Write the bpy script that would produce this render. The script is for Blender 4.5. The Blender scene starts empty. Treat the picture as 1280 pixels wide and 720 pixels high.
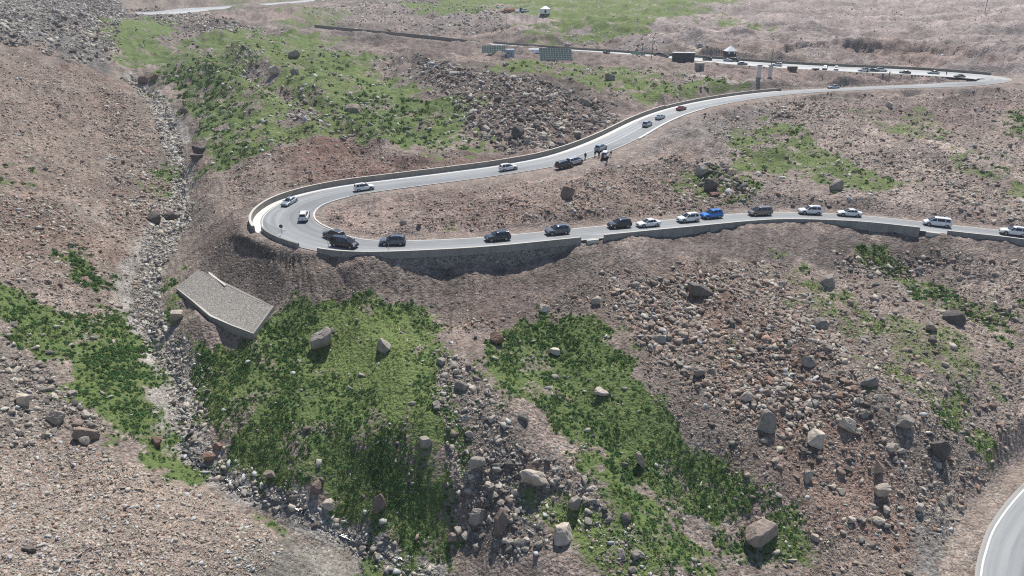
import bpy, bmesh, math, random
import numpy as np
random.seed(5)
rng = np.random.default_rng(11)
scene = bpy.context.scene
COL = scene.collection
R = math.radians

# ------------------------------------------------------------------ camera model (1280x720 photo units)
PITCH = R(23.0); FPX = 853.0; ZC = 80.0
sP, cP = math.sin(PITCH), math.cos(PITCH)
def ray(u, v):
    a = (np.asarray(u, float) - 640) / FPX; b = (np.asarray(v, float) - 360) / FPX
    return a, cP - b * sP, -sP - b * cP
def at_z(u, v, z):                      # point on the sight line at height z below the drone
    a, b, c = ray(u, v); t = z / c
    return np.array([a * t, b * t, ZC + z])
def at_t(u, v, t):
    a, b, c = ray(u, v)
    return np.array([a * t, b * t, ZC + c * t])

# ------------------------------------------------------------------ noise
def _hash(ix, iy, seed):
    h = (ix.astype(np.int64) * 374761393 + iy.astype(np.int64) * 668265263 + seed * 974634777) & 0xFFFFFFFF
    h = ((h ^ (h >> 13)) * 1274126177) & 0xFFFFFFFF
    return ((h ^ (h >> 16)) & 0xFFFFFF) / float(0xFFFFFF)
def vnoise(x, y, seed=0):
    x = np.asarray(x, float); y = np.asarray(y, float)
    ix = np.floor(x); iy = np.floor(y); fx = x - ix; fy = y - iy
    fx = fx * fx * fx * (fx * (fx * 6 - 15) + 10); fy = fy * fy * fy * (fy * (fy * 6 - 15) + 10)
    a = _hash(ix, iy, seed); b = _hash(ix + 1, iy, seed); c = _hash(ix, iy + 1, seed); d = _hash(ix + 1, iy + 1, seed)
    return (a * (1 - fx) + b * fx) * (1 - fy) + (c * (1 - fx) + d * fx) * fy
def fbm(x, y, seed=0, octaves=4, gain=0.5):
    s = np.zeros_like(np.asarray(x, float)); amp = 1.0; tot = 0; f = 1.0
    ca, sa = math.cos(.6), math.sin(.6)
    for o in range(octaves):
        s += amp * vnoise((x * ca - y * sa) * f + o * 17.3, (x * sa + y * ca) * f - o * 9.1, seed + o); tot += amp
        amp *= gain; f *= 2.03
    return s / tot                        # 0..1, mean 0.5
def sstep(a, b, x):
    t = np.clip((x - a) / (b - a + 1e-9), 0, 1); return t * t * (3 - 2 * t)

# ------------------------------------------------------------------ the road's centre line: (u, v, z, half width, blend left, blend right)
ROAD = [
 (1560,346,-43.6,3.5,.35,5),(1420,319,-43.0,3.5,.35,5),(1280,297,-42.5,3.5,.35,5),(1190,287,-42.2,3.5,.35,5),(1120,279,-41.9,3.5,.35,5),
 (1060,273.5,-41.7,3.5,.35,5),(980,271,-41.5,3.5,.35,5),(930,273,-41.3,3.5,.35,5),(860,279.5,-41.1,3.5,.35,5),(790,286,-40.9,3.5,.35,5),
 (740,291,-40.8,3.5,.35,5),(680,297,-40.6,3.5,.35,5),(600,304.5,-40.4,3.5,.35,5),(510,309,-40.2,3.6,.35,5),(460,309,-40.0,4.0,.7,4),
 (425,306,-39.9,4.4,1.5,3),(392,297,-39.7,4.9,2.5,3),(368,287,-39.5,5.0,4,3),(358,275,-39.2,4.9,4,3),(363,264,-38.9,4.7,4,3),
 (380,253,-38.6,4.5,4,4),(410,244,-38.3,4.3,4,4),(445,237,-38.0,4.1,4,4),(505,229,-37.5,3.9,5,5),(580,219.5,-36.9,3.9,5,5),
 (640,211,-36.3,3.9,5,5),(695,201,-35.7,4.0,5,5),(738,188.5,-35.0,4.3,5,5),(775,173,-34.3,4.3,5,5),(815,152,-33.2,4.1,5,6),
 (850,138.5,-32.4,4.0,5,8),(895,128,-31.9,4.0,5,8),(945,120,-31.5,4.0,5,8),(1000,114.5,-31.1,4.0,4,6),(1060,111.3,-30.6,4.0,3,5),
 (1120,108.6,-30.0,4.2,2.5,5),(1180,106.5,-29.3,5.6,2,5),(1222,103.0,-28.6,6.8,2,6),(1238,99.5,-28.0,7.5,2,6),(1225,96.2,-27.5,6.8,2,5),
 (1180,92.6,-26.9,7.,2,5),(1120,89.2,-26.4,6.8,2.5,4),(1060,86.6,-25.9,6.6,3,4),(1000,83.6,-25.4,6.4,3,4),(930,79,-24.8,5.8,3,4),
 (860,73,-24.0,5.0,4,4),(760,65.4,-22.6,3.8,5,5),(700,61.5,-21.5,3.6,6,5),(600,54,-20.0,3.5,8,5),(530,46.5,-18.5,3.5,8,5),
 (440,38,-16.5,3.5,8,5),(400,34,-15.3,3.5,8,5)]
ROAD_HIGH = [(520,-14,600),(430,-4,570),(380,1.5,545),(310,7,520),(250,11.5,500),(212,15.5,480),(170,17.5,470)]
ROAD_HIGH = [(u, v, float(ray(u, v)[2] * t), 6.2 + 4.5 * (u < 260), 6, 6) for u, v, t in ROAD_HIGH]
NEAR = [(1222,775,-62.6),(1226,720,-62.2),(1232,690,-62),(1246,655,-61.8),(1280,612,-61.5),(1330,570,-61.2),(1400,530,-61),(1480,500,-60.8)]

STREAM = [(160,90,8),(178,105,9),(203,135,14),(218,163,18),(228,191,17),(230,219,14),(230,241,16),(222,260,22),(205,288,25),(186,318,27),(175,341,28),(171,391,29),(190,420,32),(205,441,36),(225,475,37),(226,513,36),(228,547,28),(256,580,30),(318,616,44),(383,645,42),(440,670,40),(510,707,38),(570,745,36)]
def catmull(pts, n=24):
    pts = np.asarray(pts, float); P = np.vstack([2 * pts[0] - pts[1], pts, 2 * pts[-1] - pts[-2]]); out = []
    for i in range(1, len(P) - 2):
        t = np.linspace(0, 1, n, endpoint=False)[:, None]
        p0, p1, p2, p3 = P[i-1], P[i], P[i+1], P[i+2]
        out.append(.5 * (2*p1 + (p2-p0)*t + (2*p0-5*p1+4*p2-p3)*t*t + (3*p1-p0-3*p2+p3)*t**3))
    out.append(pts[-1][None]); return np.vstack(out)
def resample(pts, step):
    d = np.r_[0, np.cumsum(np.linalg.norm(np.diff(pts[:, :2], axis=0), axis=1))]
    n = max(2, int(d[-1] / step)); s = np.linspace(0, d[-1], n + 1)
    return np.stack([np.interp(s, d, pts[:, k]) for k in range(pts.shape[1])], 1), s
def smooth(a, k):
    if k < 2: return a
    w = np.hanning(2 * k + 1); w /= w.sum()
    p = np.pad(a, (k, k), mode='reflect', reflect_type='odd'); return np.convolve(p, w, 'valid')
def road_line(ctrl, step=.6, k=9):
    c = np.array([np.r_[at_z(r[0], r[1], r[2]), r[3:]] for r in ctrl])
    p, s = resample(catmull(c), step)
    for j in range(p.shape[1]): p[:, j] = smooth(p[:, j], k if j < 2 else k * 2)
    p, s = resample(p, step)
    T = np.gradient(p[:, :2], axis=0); T /= np.linalg.norm(T, axis=1)[:, None]
    N = np.stack([-T[:, 1], T[:, 0]], 1)          # to the left of travel
    return dict(p=p, s=s, T=T, N=N)
RM = road_line(ROAD); RH = road_line(ROAD_HIGH)
# the near road: its left white line was measured; the centre line lies 3.3 m to the right of it
_c = np.array([at_z(*r) for r in NEAR]); _p, _s = resample(catmull(_c), .6); _T = np.gradient(_p[:, :2], axis=0); _T /= np.linalg.norm(_T, axis=1)[:, None]
_p[:, 0] += _T[:, 1] * 3.3; _p[:, 1] -= _T[:, 0] * 3.3
RN = dict(p=np.c_[_p, np.full(len(_p), 3.9), np.full(len(_p), 3.5), np.full(len(_p), 5.)], s=_s); _T = np.gradient(_p[:, :2], axis=0); _T /= np.linalg.norm(_T, axis=1)[:, None]
RN['T'] = _T; RN['N'] = np.stack([-_T[:, 1], _T[:, 0]], 1)
def road_at(rd, u, v):                             # index of the centre line sample nearest to a pixel
    x, y, z = rd['p'][:, 0], rd['p'][:, 1], rd['p'][:, 2] - ZC
    dep = y * cP - z * sP; uu = 640 + FPX * x / dep; vv = 360 - FPX * (y * sP + z * cP) / dep
    return int(np.argmin((uu - u) ** 2 + 6 * (vv - v) ** 2))

# ------------------------------------------------------------------ natural ground: survey points (u, v, distance along the view axis)
CPZ = [  # u, v, z
 # left scree slope, from the stream upward
 (0,300,-39.5),(-150,300,-30),(0,60,-17),(0,150,-28),(100,200,-36.2),(100,110,-27.2),(0,450,-46.5),(100,450,-50),(0,550,-50.2),(60,560,-52.5),
 (0,720,-53.5),(200,650,-57),(330,700,-61),(100,330,-44.5),(-150,600,-44),(-150,450,-38),(40,0,-4),(90,60,-19),(150,200,-39.5),(60,250,-37.5),
 (100,380,-47.2),(50,500,-50),(150,540,-54),(-120,150,-24.6),(-120,40,-10.4),(180,720,-58),
 # stream
 (175,103,-30.5),(203,135,-34.8),(218,163,-38),(230,215,-42.3),(230,241,-44.4),(205,288,-47),(177,335,-49),(171,391,-50.8),(207,448,-53),(226,518,-55.6),
 (250,590,-58.2),(330,625,-60.4),(420,670,-62.6),(520,712,-64.4),(560,760,-65.8),(700,900,-72),
 # below the hairpin: fill and the right bank of the stream
 (300,300,-41.2),(262,300,-44.2),(270,330,-45.0),(340,330,-42.3),(400,345,-42.8),(450,352,-43.2),(370,345,-43.2),(240,335,-47.6),(240,385,-49.6),(222,374,-49.2),(262,409,-49.5),(317,431,-49.7),(338,410,-48.6),(360,380,-46.2),(300,440,-51.5),(255,450,-52.8),
 (270,250,-43),(280,200,-39.5),(250,160,-36.3),(300,250,-40.2),
 # ridge and gully in the middle
 (420,390,-47.4),(500,390,-46.8),(470,450,-50.2),(540,470,-50.6),(350,450,-51.3),(300,520,-54.6),(400,520,-53.6),(450,530,-54.1),(540,560,-55.2),(380,600,-58),(480,640,-60),(560,690,-64),
 (600,640,-61),(660,600,-58),(720,680,-62),(640,720,-64),(600,500,-52.4),(640,540,-54),(760,800,-65),
 (640,440,-49.5),(700,420,-49),(720,480,-51.5),(780,540,-54.5),(850,620,-59.3),(920,680,-61.6),(960,740,-64),(800,660,-60.2),
 # slope under the lower road
 
 (550,370,-45.5),(640,380,-46),(740,360,-45.2),(850,340,-45),(950,340,-45.6),(1050,330,-46.2),(1150,330,-46),(1270,350,-46.8),(1400,400,-49),
 (820,420,-49),(900,450,-50.4),(1000,450,-51),(1100,420,-50.4),(1200,430,-50.8),(1290,480,-54.6),(1290,540,-58),(1280,582,-60.4),(1240,604,-60.9),(1000,520,-53.8),(1100,540,-55),(1180,560,-57.2),(900,560,-55.6),
 (1000,600,-58),(1100,620,-59.2),(1190,620,-61),(1120,720,-62.6),(1000,700,-62.2),(1180,690,-62.4),(1400,600,-61.5),(1340,760,-63),
 # between the two legs of the road
 (460,275,-39.4),(550,262,-38.9),(650,255,-38.6),(650,235,-37.8),(720,225,-37.1),(720,255,-38.8),(800,240,-38.4),(800,205,-36.8),(800,190,-35.6),(880,230,-39),(900,200,-37.6),(860,180,-35.2),(900,165,-34.6),
 (960,240,-40.3),(1000,215,-39.4),(950,180,-36.6),(1000,160,-35.6),(1060,200,-38.4),(1080,150,-35),(1100,240,-40.2),(1150,200,-38.2),(1200,160,-35.4),(1270,150,-34.6),(1270,220,-38.4),(1280,265,-41),(1400,250,-39.6),(1400,150,-33.4),
 (980,133,-33.6),(1050,125,-32.6),(1150,120,-31.8),(1230,115,-31),(1280,112,-30.2),(1330,100,-27),
 # above the upper leg
 (500,200,-35.9),(500,170,-34.8),(440,150,-33.2),(560,190,-35.6),(600,170,-34.4),(650,180,-35.2),(700,165,-34.2),(760,150,-32.8),(740,130,-30.8),(780,120,-29.6),(860,115,-30),(900,108,-29),(960,104,-29),
 (500,100,-26.5),(400,100,-26.6),(350,150,-33),(300,110,-28.2),(400,60,-20.6),(300,60,-20.4),(230,70,-24.6),(600,120,-28),(650,100,-25.8),(550,75,-22.8),(480,60,-20.2),(750,100,-26.6),(800,90,-25.4),(620,75,-22.6),(700,75,-23.1),(860,90,-26.5),(900,95,-27.4),
 (350,210,-37.2),(420,200,-36.7),(320,170,-35.2),(250,110,-29.4),(200,90,-27.5),(180,50,-18.5),(250,35,-15.5),(330,40,-16.4),(150,30,-12.5),
 # beyond the top road
 (700,30,-12.6),(900,30,-12),(1000,60,-20),(1100,62,-20.3),(1200,68,-21.4),(1280,60,-18.6),(1400,60,-18),(1100,30,-12.4),(800,45,-16.6),(600,30,-13),(500,25,-12.5),(900,56,-19),(400,15,-8),(320,14,-7.8)]
CPW = [  # far ground above the frame, in world metres (x, y, z below/above the drone)
 (-700,700,14),(-350,700,9),(0,700,4),(350,700,3),(700,700,16),(0,520,-3),(200,520,-4),(400,500,-2),(-250,560,0),(-500,450,12),(600,420,4),
 (-900,1300,190),(-300,1300,120),(300,1300,110),(900,1300,180),(0,1000,40),(-400,950,50),(400,950,45),(1300,900,150),(-1300,900,170),(-400,250,20),(500,250,-5),(-150,30,-30),(0,20,-72),(150,20,-70),(-60,10,-55)]
pts = [at_z(u, v, z) for u, v, z in CPZ] + [np.array([x, y, z + ZC]) for x, y, z in CPW]
for rd, st in ((RM, 24), (RH, 24), (RN, 24)):
    pts += [rd['p'][i, :3].copy() for i in range(0, len(rd['p']), st)]
for u, v in [(450,322),(500,329),(560,335),(620,333),(660,327),(690,320),(722,308),(748,304),(800,298),(860,291),(930,281),(1000,280),(1060,284),(1120,290),(1180,296),(1280,307),(1400,328)]:   # foot of the roadside walls
    p = RM['p']; e = p[:, :2] + RM['N'] * (p[:, 3] + .75)[:, None]; k = np.arange(len(p))[:road_at(RM, 430, 307)]
    de = e[k, 1] * cP - (p[k, 2] - ZC) * sP; ue = 640 + FPX * e[k, 0] / de; i = k[np.argmin(np.abs(ue - u))]
    a, b, c = ray(u, v); pts.append(np.array([e[i, 0], e[i, 1], ZC + c * e[i, 1] / b - .35]))
pts = np.array(pts)
def warp(x, y):
    r = np.hypot(x, y); return np.stack([np.arctan2(x, y) * 1.6, np.log(r / 100.)], -1)
Q = warp(pts[:, 0], pts[:, 1])
def tps(d2): return .5 * d2 * np.log(d2 + 1e-12)
_D = ((Q[:, None] - Q[None]) ** 2).sum(-1); n = len(Q)
A = np.zeros((n + 3, n + 3)); A[:n, :n] = tps(_D) + np.eye(n) * 2e-5; A[:n, n] = 1; A[:n, n+1:] = Q; A[n, :n] = 1; A[n+1:, :n] = Q.T
W = np.linalg.solve(A, np.r_[pts[:, 2], 0, 0, 0])
def tps_eval(x, y):
    q = warp(x, y); out = np.empty(len(q))
    for i in range(0, len(q), 20000):
        qq = q[i:i+20000]; d2 = ((qq[:, None] - Q[None]) ** 2).sum(-1)
        out[i:i+20000] = tps(d2) @ W[:n] + W[n] + qq @ W[n+1:]
    return out

# fan-shaped grid: rows by distance, columns by bearing
AZ = np.linspace(R(-54), R(54), 1240)
RR = np.concatenate([np.linspace(6, 44, 24, endpoint=False), np.geomspace(44, 400, 800, endpoint=False), np.geomspace(400, 1700, 150)])
NR, NA = len(RR), len(AZ)
gx = RR[:, None] * np.sin(AZ)[None]; gy = RR[:, None] * np.cos(AZ)[None]
_ri = np.unique(np.r_[np.arange(0, NR, 5), NR - 1]); _ai = np.unique(np.r_[np.arange(0, NA, 8), NA - 1])
_zc = tps_eval(gx[np.ix_(_ri, _ai)].ravel(), gy[np.ix_(_ri, _ai)].ravel()).reshape(len(_ri), len(_ai))
_t = np.stack([np.interp(np.arange(NA), _ai, row) for row in _zc]); gz = np.stack([np.interp(np.arange(NR), _ri, _t[:, j]) for j in range(NA)], 1)
_la = np.log(RR)
def bil(G, x, y):
    a = np.arctan2(x, y); r = np.log(np.hypot(x, y))
    fa = np.clip((a - AZ[0]) / (AZ[1] - AZ[0]), 0, NA - 1.001); fr = np.clip(np.interp(r, _la, np.arange(NR)), 0, NR - 1.001)
    i = fr.astype(int); j = fa.astype(int); fr = fr - i; fa = fa - j
    return (G[i, j] * (1-fa) + G[i, j+1] * fa) * (1-fr) + (G[i+1, j] * (1-fa) + G[i+1, j+1] * fa) * fr
def cast(u, v, G=None):                 # where the sight line through photo pixel (u, v) meets the ground
    G = gz if G is None else G
    a, b, c = ray(u, v); az = math.atan2(a, b); f = (az - AZ[0]) / (AZ[1] - AZ[0]); j = int(np.clip(f, 0, NA - 2)); f -= j
    prof = G[:, j] * (1 - f) + G[:, j + 1] * f; line = ZC + RR * (c / math.hypot(a, b))
    hit = np.nonzero(prof[20:] >= line[20:])[0]
    if len(hit) == 0: r = 900.
    else:
        k = hit[0] + 20; d0 = line[k-1] - prof[k-1]; d1 = line[k] - prof[k]; w = d0 / (d0 - d1 + 1e-9); r = RR[k-1] + (RR[k] - RR[k-1]) * np.clip(w, 0, 1)
    return np.array([r * math.sin(az), r * math.cos(az)])
def castz(u, v):
    p = cast(u, v); return np.array([p[0], p[1], float(bil(gz, p[0:1], p[1:2])[0])])
def poly_world(px, G=None):             # photo outline -> outline on the ground
    out = []
    for (u0, v0), (u1, v1) in zip(px, list(px[1:]) + [px[0]]):
        k = max(1, int(math.hypot(u1-u0, v1-v0) / 30))
        for i in range(k): out.append(cast(u0 + (u1-u0) * i / k, v0 + (v1-v0) * i / k, G))
    return np.array(out)
def line_world(px, G=None):
    out = []
    for (u0, v0), (u1, v1) in zip(px[:-1], px[1:]):
        k = max(1, int(math.hypot(u1-u0, v1-v0) / 20))
        for i in range(k): out.append(cast(u0 + (u1-u0) * i / k, v0 + (v1-v0) * i / k, G))
    out.append(cast(*px[-1], G)); return np.array(out)
def seg_dist(x, y, L, closed=False):
    M = np.vstack([L, L[:1]]) if closed else L
    best = np.full(x.shape, 1e18)
    for a, b in zip(M[:-1], M[1:]):
        d = b - a; t = np.clip(((x - a[0]) * d[0] + (y - a[1]) * d[1]) / (d @ d + 1e-12), 0, 1)
        best = np.minimum(best, (x - a[0] - t * d[0]) ** 2 + (y - a[1] - t * d[1]) ** 2)
    return np.sqrt(best)
def inside(x, y, L):
    c = np.zeros(x.shape, bool); n = len(L)
    for i in range(n):
        x0, y0 = L[i]; x1, y1 = L[(i + 1) % n]
        if y0 == y1: continue
        c ^= ((y0 > y) != (y1 > y)) & (x < (x1 - x0) * (y - y0) / (y1 - y0) + x0)
    return c
FX, FY = gx.ravel(), gy.ravel()
def soft_poly(px, soft=1.0, wob=0.02, seed=0, G=None):     # (indices, weight) of ground vertices in a photo outline
    L = poly_world(px, G); lo = L.min(0); hi = L.max(0); r = np.hypot(*L.mean(0)); m = soft + wob * r * 2 + 2
    idx = np.nonzero((FX > lo[0]-m) & (FX < hi[0]+m) & (FY > lo[1]-m) & (FY < hi[1]+m))[0]
    x, y = FX[idx], FY[idx]; d = seg_dist(x, y, L, True); d = np.where(inside(x, y, L), d, -d)
    d = d + (fbm(x / (wob * r * 3), y / (wob * r * 3), seed + 40, 5, .65) - .5) * wob * r * (8. if wob > .0075 else 4.5)
    return idx, sstep(-soft, soft, d)
def soft_line(px, width, G=None):
    L = line_world(px, G); lo = L.min(0) - width * 3; hi = L.max(0) + width * 3
    idx = np.nonzero((FX > lo[0]) & (FX < hi[0]) & (FY > lo[1]) & (FY < hi[1]))[0]
    return idx, np.exp(-(seg_dist(FX[idx], FY[idx], L) / width) ** 2)

# relief: rolling ground and hummocks
r_ = np.hypot(gx, gy)
gz += (fbm(gx / 28, gy / 28, 3, 3) - .5) * np.clip(r_ / 160, .7, 2.2) * 2.6
gz += (fbm(gx / 6, gy / 6, 9, 4, .55) - .5) * np.clip(r_ / 150, .8, 2.) * 1.5
gz += (.5 - np.abs(2 * vnoise(gx / 15 + gy / 60, gy / 22 - gx / 40, 33) - 1)) * np.clip(r_ / 150, .7, 2.) * 1.3      # small spurs and hollows
gz += (vnoise(gx / 70 + gy / 200, gy / 9, 31) - .5) * sstep(290, 380, r_) * 3.4 * sstep(0, 200, gx + 150)     # old terraces on the far slope
G0 = gz.copy(); FZ = gz.ravel()
RELIEF = [  # (polyline, width m, height m)
 ([(400,385),(450,420),(500,470),(540,540),(590,600),(640,660),(700,720)],5.0,1.9),
 ([(560,440),(600,500),(640,560),(700,610),(780,660),(850,720)],4.0,1.2),
 ([(680,420),(720,480),(780,540),(850,600),(920,660)],6.0,-1.6),
 ([(u, v) for u, v, w in STREAM],3.6,-1.7),
 ([(440,600),(520,640),(590,690)],3.0,-1.0),
 ([(830,320),(870,360),(950,400),(1040,450),(1120,520)],5.0,1.4),
 ([(1100,330),(1180,350),(1240,400),(1290,440)],5.0,-1.2),
 ([(980,330),(1050,370),(1120,430),(1200,500)],4.0,-.8),
 ([(520,70),(600,100),(680,130),(760,130)],9.0,2.2),
 ([(420,60),(500,110),(560,150),(600,180)],8.0,-1.8),
 ([(230,75),(280,95),(340,130),(400,165)],6.0,2.4),([(300,60),(380,110),(430,150),(470,180)],6.0,2.6),([(270,75),(330,110),(400,150)],4.0,-1.8),
 ([(245,200),(262,230),(270,265)],4.0,1.8),([(420,160),(460,190),(500,205)],4.0,-1.5),([(640,250),(690,235),(740,240)],4.0,1.3),([(760,215),(800,235),(830,255)],4.0,-1.5),([(880,185),(920,180),(960,190)],5.0,1.6),([(1000,190),(1040,225),(1080,255)],5.0,1.4),
 ([(430,545),(480,552),(530,580),(575,615),(595,650)],2.2,.5),
 ([(850,205),(890,215),(940,235)],4.0,1.6),

 ([(900,140),(960,165),(1010,200),(1040,230)],5.0,-1.2),
 ([(1040,150),(1100,190),(1180,240)],6.0,1.2),
 ([(255,260),(290,275),(310,300)],3.5,1.0)]
for i, (px, w, h) in enumerate(RELIEF):
    idx, k = soft_line(px, w, G0); FZ[idx] += h * k * (.6 + .8 * fbm(FX[idx] / 7, FY[idx] / 7, 77 + i, 3))
# scarp above the far bend
idx, k = soft_poly([(985,66),(1010,60),(1050,56),(1085,60),(1120,58),(1150,62),(1180,60),(1205,67),(1245,73),(1300,76),(1330,40),(1250,30),(1000,25),(960,50)], 1.6, .012, 63, G0)
sc_ = seg_dist(FX[idx], FY[idx], line_world([(985,66),(1050,56),(1120,58),(1205,67),(1300,76)], G0)); FZ[idx] += (1.2 + 2.6 * fbm(FX[idx] / 12, FY[idx] / 12, 71, 3)) * k * np.exp(-sc_ / 24)
# rills on the loose fill below the hairpin
idx, k = soft_poly([(250,330),(290,290),(330,292),(400,318),(500,330),(560,345),(560,400),(520,372),(440,370),(350,380),(330,370)], 2, .006, 5, G0)
ang = np.arctan2(FX[idx] - RM['p'][road_at(RM, 385, 285), 0], FY[idx] - RM['p'][road_at(RM, 385, 285), 1])
FZ[idx] += k * (vnoise(ang * 34, np.hypot(FX[idx], FY[idx]) / 9, 8) - .5) * .6
gz = FZ.reshape(NR, NA)

# the road bed is cut and filled into the ground
def bed(x, y, rd, left_extra, right_extra):
    p = rd['p']; best = np.full(len(x), 1e18); bi = np.zeros(len(x), int)
    for c in range(0, len(x), 8000):
        xx = x[c:c+8000, None]; yy = y[c:c+8000, None]; d2 = (xx - p[None, ::2, 0]) ** 2 + (yy - p[None, ::2, 1]) ** 2
        bi[c:c+8000] = d2.argmin(1) * 2; best[c:c+8000] = d2.min(1)
    i = bi; dx = x - p[i, 0]; dy = y - p[i, 1]; lat = dx * rd['N'][i, 0] + dy * rd['N'][i, 1]; al = dx * rd['T'][i, 0] + dy * rd['T'][i, 1]
    end = np.maximum(0, np.where((i < 2) | (i >= len(p) - 3), np.abs(al) - 1, 0))
    sl = np.gradient(p[:, 2]) / np.maximum(np.gradient(rd['s']), 1e-6)
    z = p[i, 2] + sl[i] * np.clip(al, -2, 2); left = lat > 0
    ex = np.where(left, left_extra[i], right_extra[i]); b = np.where(left, p[i, 4], p[i, 5])
    d = np.hypot(np.abs(lat), end) - p[i, 3] - ex
    d = np.where(end > 0, d + end, d)
    return z, 1 - sstep(0, 1, d / b), d, lat, i
LEX = np.interp(np.arange(len(RM['p'])), [0, road_at(RM, 440, 308), road_at(RM, 425, 306), road_at(RM, 395, 298), road_at(RM, 365, 263), road_at(RM, 440, 238), road_at(RM, 985, 115), road_at(RM, 1010, 114), len(RM['p'])], [-.45, -.45, .25, .6, 2.6, 2.4, 2.4, .8, .8])
REX = np.interp(np.arange(len(RM['p'])), [0, road_at(RM, 460, 309), road_at(RM, 440, 238), road_at(RM, 560, 222), road_at(RM, 640, 211), road_at(RM, 760, 180), road_at(RM, 800, 160), road_at(RM, 1240, 99), len(RM['p'])], [.8, .8, 1.2, 2.6, 4.2, 4.2, 1.5, 1.2, 1.5])
ROADS = [(RM, LEX, REX), (RH, np.full(len(RH['p']), .6), np.full(len(RH['p']), .6)), (RN, np.full(len(RN['p']), 1.6), np.full(len(RN['p']), 1.))]
roadmask = np.zeros(len(FX)); num = np.zeros(len(FX)); den = np.zeros(len(FX)); roadd = np.full(len(FX), 99.)
i_far = road_at(RM, 1238, 99.5); i_hp = road_at(RM, 358, 274)
SE = np.interp(np.arange(len(RM['p'])), [i_far - 25, i_far + 8, road_at(RM, 900, 76.5), road_at(RM, 820, 70)], [0, .055, .055, 0])
RM['se'] = SE; RH['se'] = np.full(len(RH['p']), .08); RN['se'] = np.zeros(len(RN['p']))
def sub(rd, a, b): return {k: v[a:b] for k, v in rd.items()}
legs = [(sub(RM, 0, i_hp + 10), LEX[:i_hp + 10], REX[:i_hp + 10]), (sub(RM, i_hp - 10, i_far + 3), LEX[i_hp - 10:i_far + 3], REX[i_hp - 10:i_far + 3]), (sub(RM, i_far - 3, len(RM['p'])), LEX[i_far - 3:], REX[i_far - 3:]), ROADS[1], ROADS[2]]
for rd, le, re in legs:
    p = rd['p']; m = 14; idx = np.nonzero((FX > p[:, 0].min()-m) & (FX < p[:, 0].max()+m) & (FY > p[:, 1].min()-m) & (FY < p[:, 1].max()+m))[0]
    q = p[::12]; idx = idx[np.concatenate([((FX[c][:, None] - q[None, :, 0]) ** 2 + (FY[c][:, None] - q[None, :, 1]) ** 2).min(1) < 400 for c in np.array_split(idx, 12)])]
    z, w, d, lat, i = bed(FX[idx], FY[idx], rd, le, re); z = z - np.clip(lat, -9, 9) * rd['se'][i]; ww = w ** 2
    num[idx] += ww * (z - .1); den[idx] += ww; roadmask[idx] = np.maximum(roadmask[idx], w); roadd[idx] = np.minimum(roadd[idx], d)
FZ = gz.ravel(); hit = den > 1e-6
FZ[hit] = FZ[hit] * (1 - roadmask[hit]) + roadmask[hit] * num[hit] / den[hit]
# rills and stone streaks that run down the slope (noise smeared along the fall line)
gz = FZ.reshape(NR, NA)
sub_r = np.unique(np.r_[np.arange(0, NR, 2), NR - 1]); sub_a = np.unique(np.r_[np.arange(0, NA, 2), NA - 1])
lx, ly = gx[np.ix_(sub_r, sub_a)].ravel(), gy[np.ix_(sub_r, sub_a)].ravel(); lr = np.clip(np.hypot(lx, ly) / 120, .7, 3.5)
zb = G0
ex_ = 3. * lr; dzx = (bil(zb, lx + ex_, ly) - bil(zb, lx - ex_, ly)) / (2 * ex_); dzy = (bil(zb, lx, ly + ex_) - bil(zb, lx, ly - ex_)) / (2 * ex_)
gl = np.hypot(dzx, dzy) + 1e-6; dxn = -dzx / gl; dyn = -dzy / gl
acc = np.zeros(len(lx)); cell = .55 * lr
def cn_(x, y, c): return vnoise(x / c, y / c, 61)
for sgn in (1, -1):
    for st in range(9):
        acc += cn_(lx + dxn * sgn * st * 1.0 * lr, ly + dyn * sgn * st * 1.0 * lr, np.where(lr > 0, .55, 1) * np.clip(lr, .7, 3.5))
acc = acc / 18; acc = (acc - acc.mean()) / acc.std()
S_ = acc.reshape(len(sub_r), len(sub_a)); _t = np.stack([np.interp(np.arange(NA), sub_a, row) for row in S_]); STREAK = np.stack([np.interp(np.arange(NR), sub_r, _t[:, j]) for j in range(NA)], 1)
FZ = gz.ravel(); FZ += (1 - sstep(0, .3, roadmask - .6)) * np.clip(STREAK.ravel(), -2.2, 2.2) * .075 * np.clip(np.hypot(FX, FY) / 120, .8, 2.)
# fine roughness off the road
FZ += (1 - sstep(0, .3, roadmask - .7)) * (fbm(FX / 1.6, FY / 1.6, 21, 3, .6) - .5) * np.clip(np.hypot(FX, FY) / 130, .7, 2.5) * .38
gz = FZ.reshape(NR, NA)

# the ground is dug out under the gravel apron
APX = [at_z(248,337,-46.2), at_z(300,362,-46.3), at_z(342,383,-46.6), at_z(317,417,-48.0), at_z(290,407,-48.0), at_z(262,395,-47.9), at_z(240,376,-47.8), at_z(220,360,-47.7)]
_A = np.array(APX); FZ = gz.ravel(); _ix = np.nonzero((np.abs(FX - _A[:, 0].mean()) < 18) & (np.abs(FY - _A[:, 1].mean()) < 18))[0]
_pl, *_ = np.linalg.lstsq(np.c_[_A[:, :2], np.ones(8)], _A[:, 2], rcond=None); _z = _pl[0] * FX[_ix] + _pl[1] * FY[_ix] + _pl[2]
_d = seg_dist(FX[_ix], FY[_ix], _A[:, :2], True); _in = inside(FX[_ix], FY[_ix], _A[:, :2]); _d = np.where(_in, -_d, _d)
_cap = _z - .9 + np.maximum(0, _d) * .75
FZ[_ix] = np.where(_d < 6, np.minimum(FZ[_ix], _cap), FZ[_ix])
_low = _z - 1.35 - np.maximum(0, _d) * .7                      # and banked up against its foot
FZ[_ix] = np.where((_d < 4) , np.maximum(FZ[_ix], _low), FZ[_ix]); gz = FZ.reshape(NR, NA)
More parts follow.
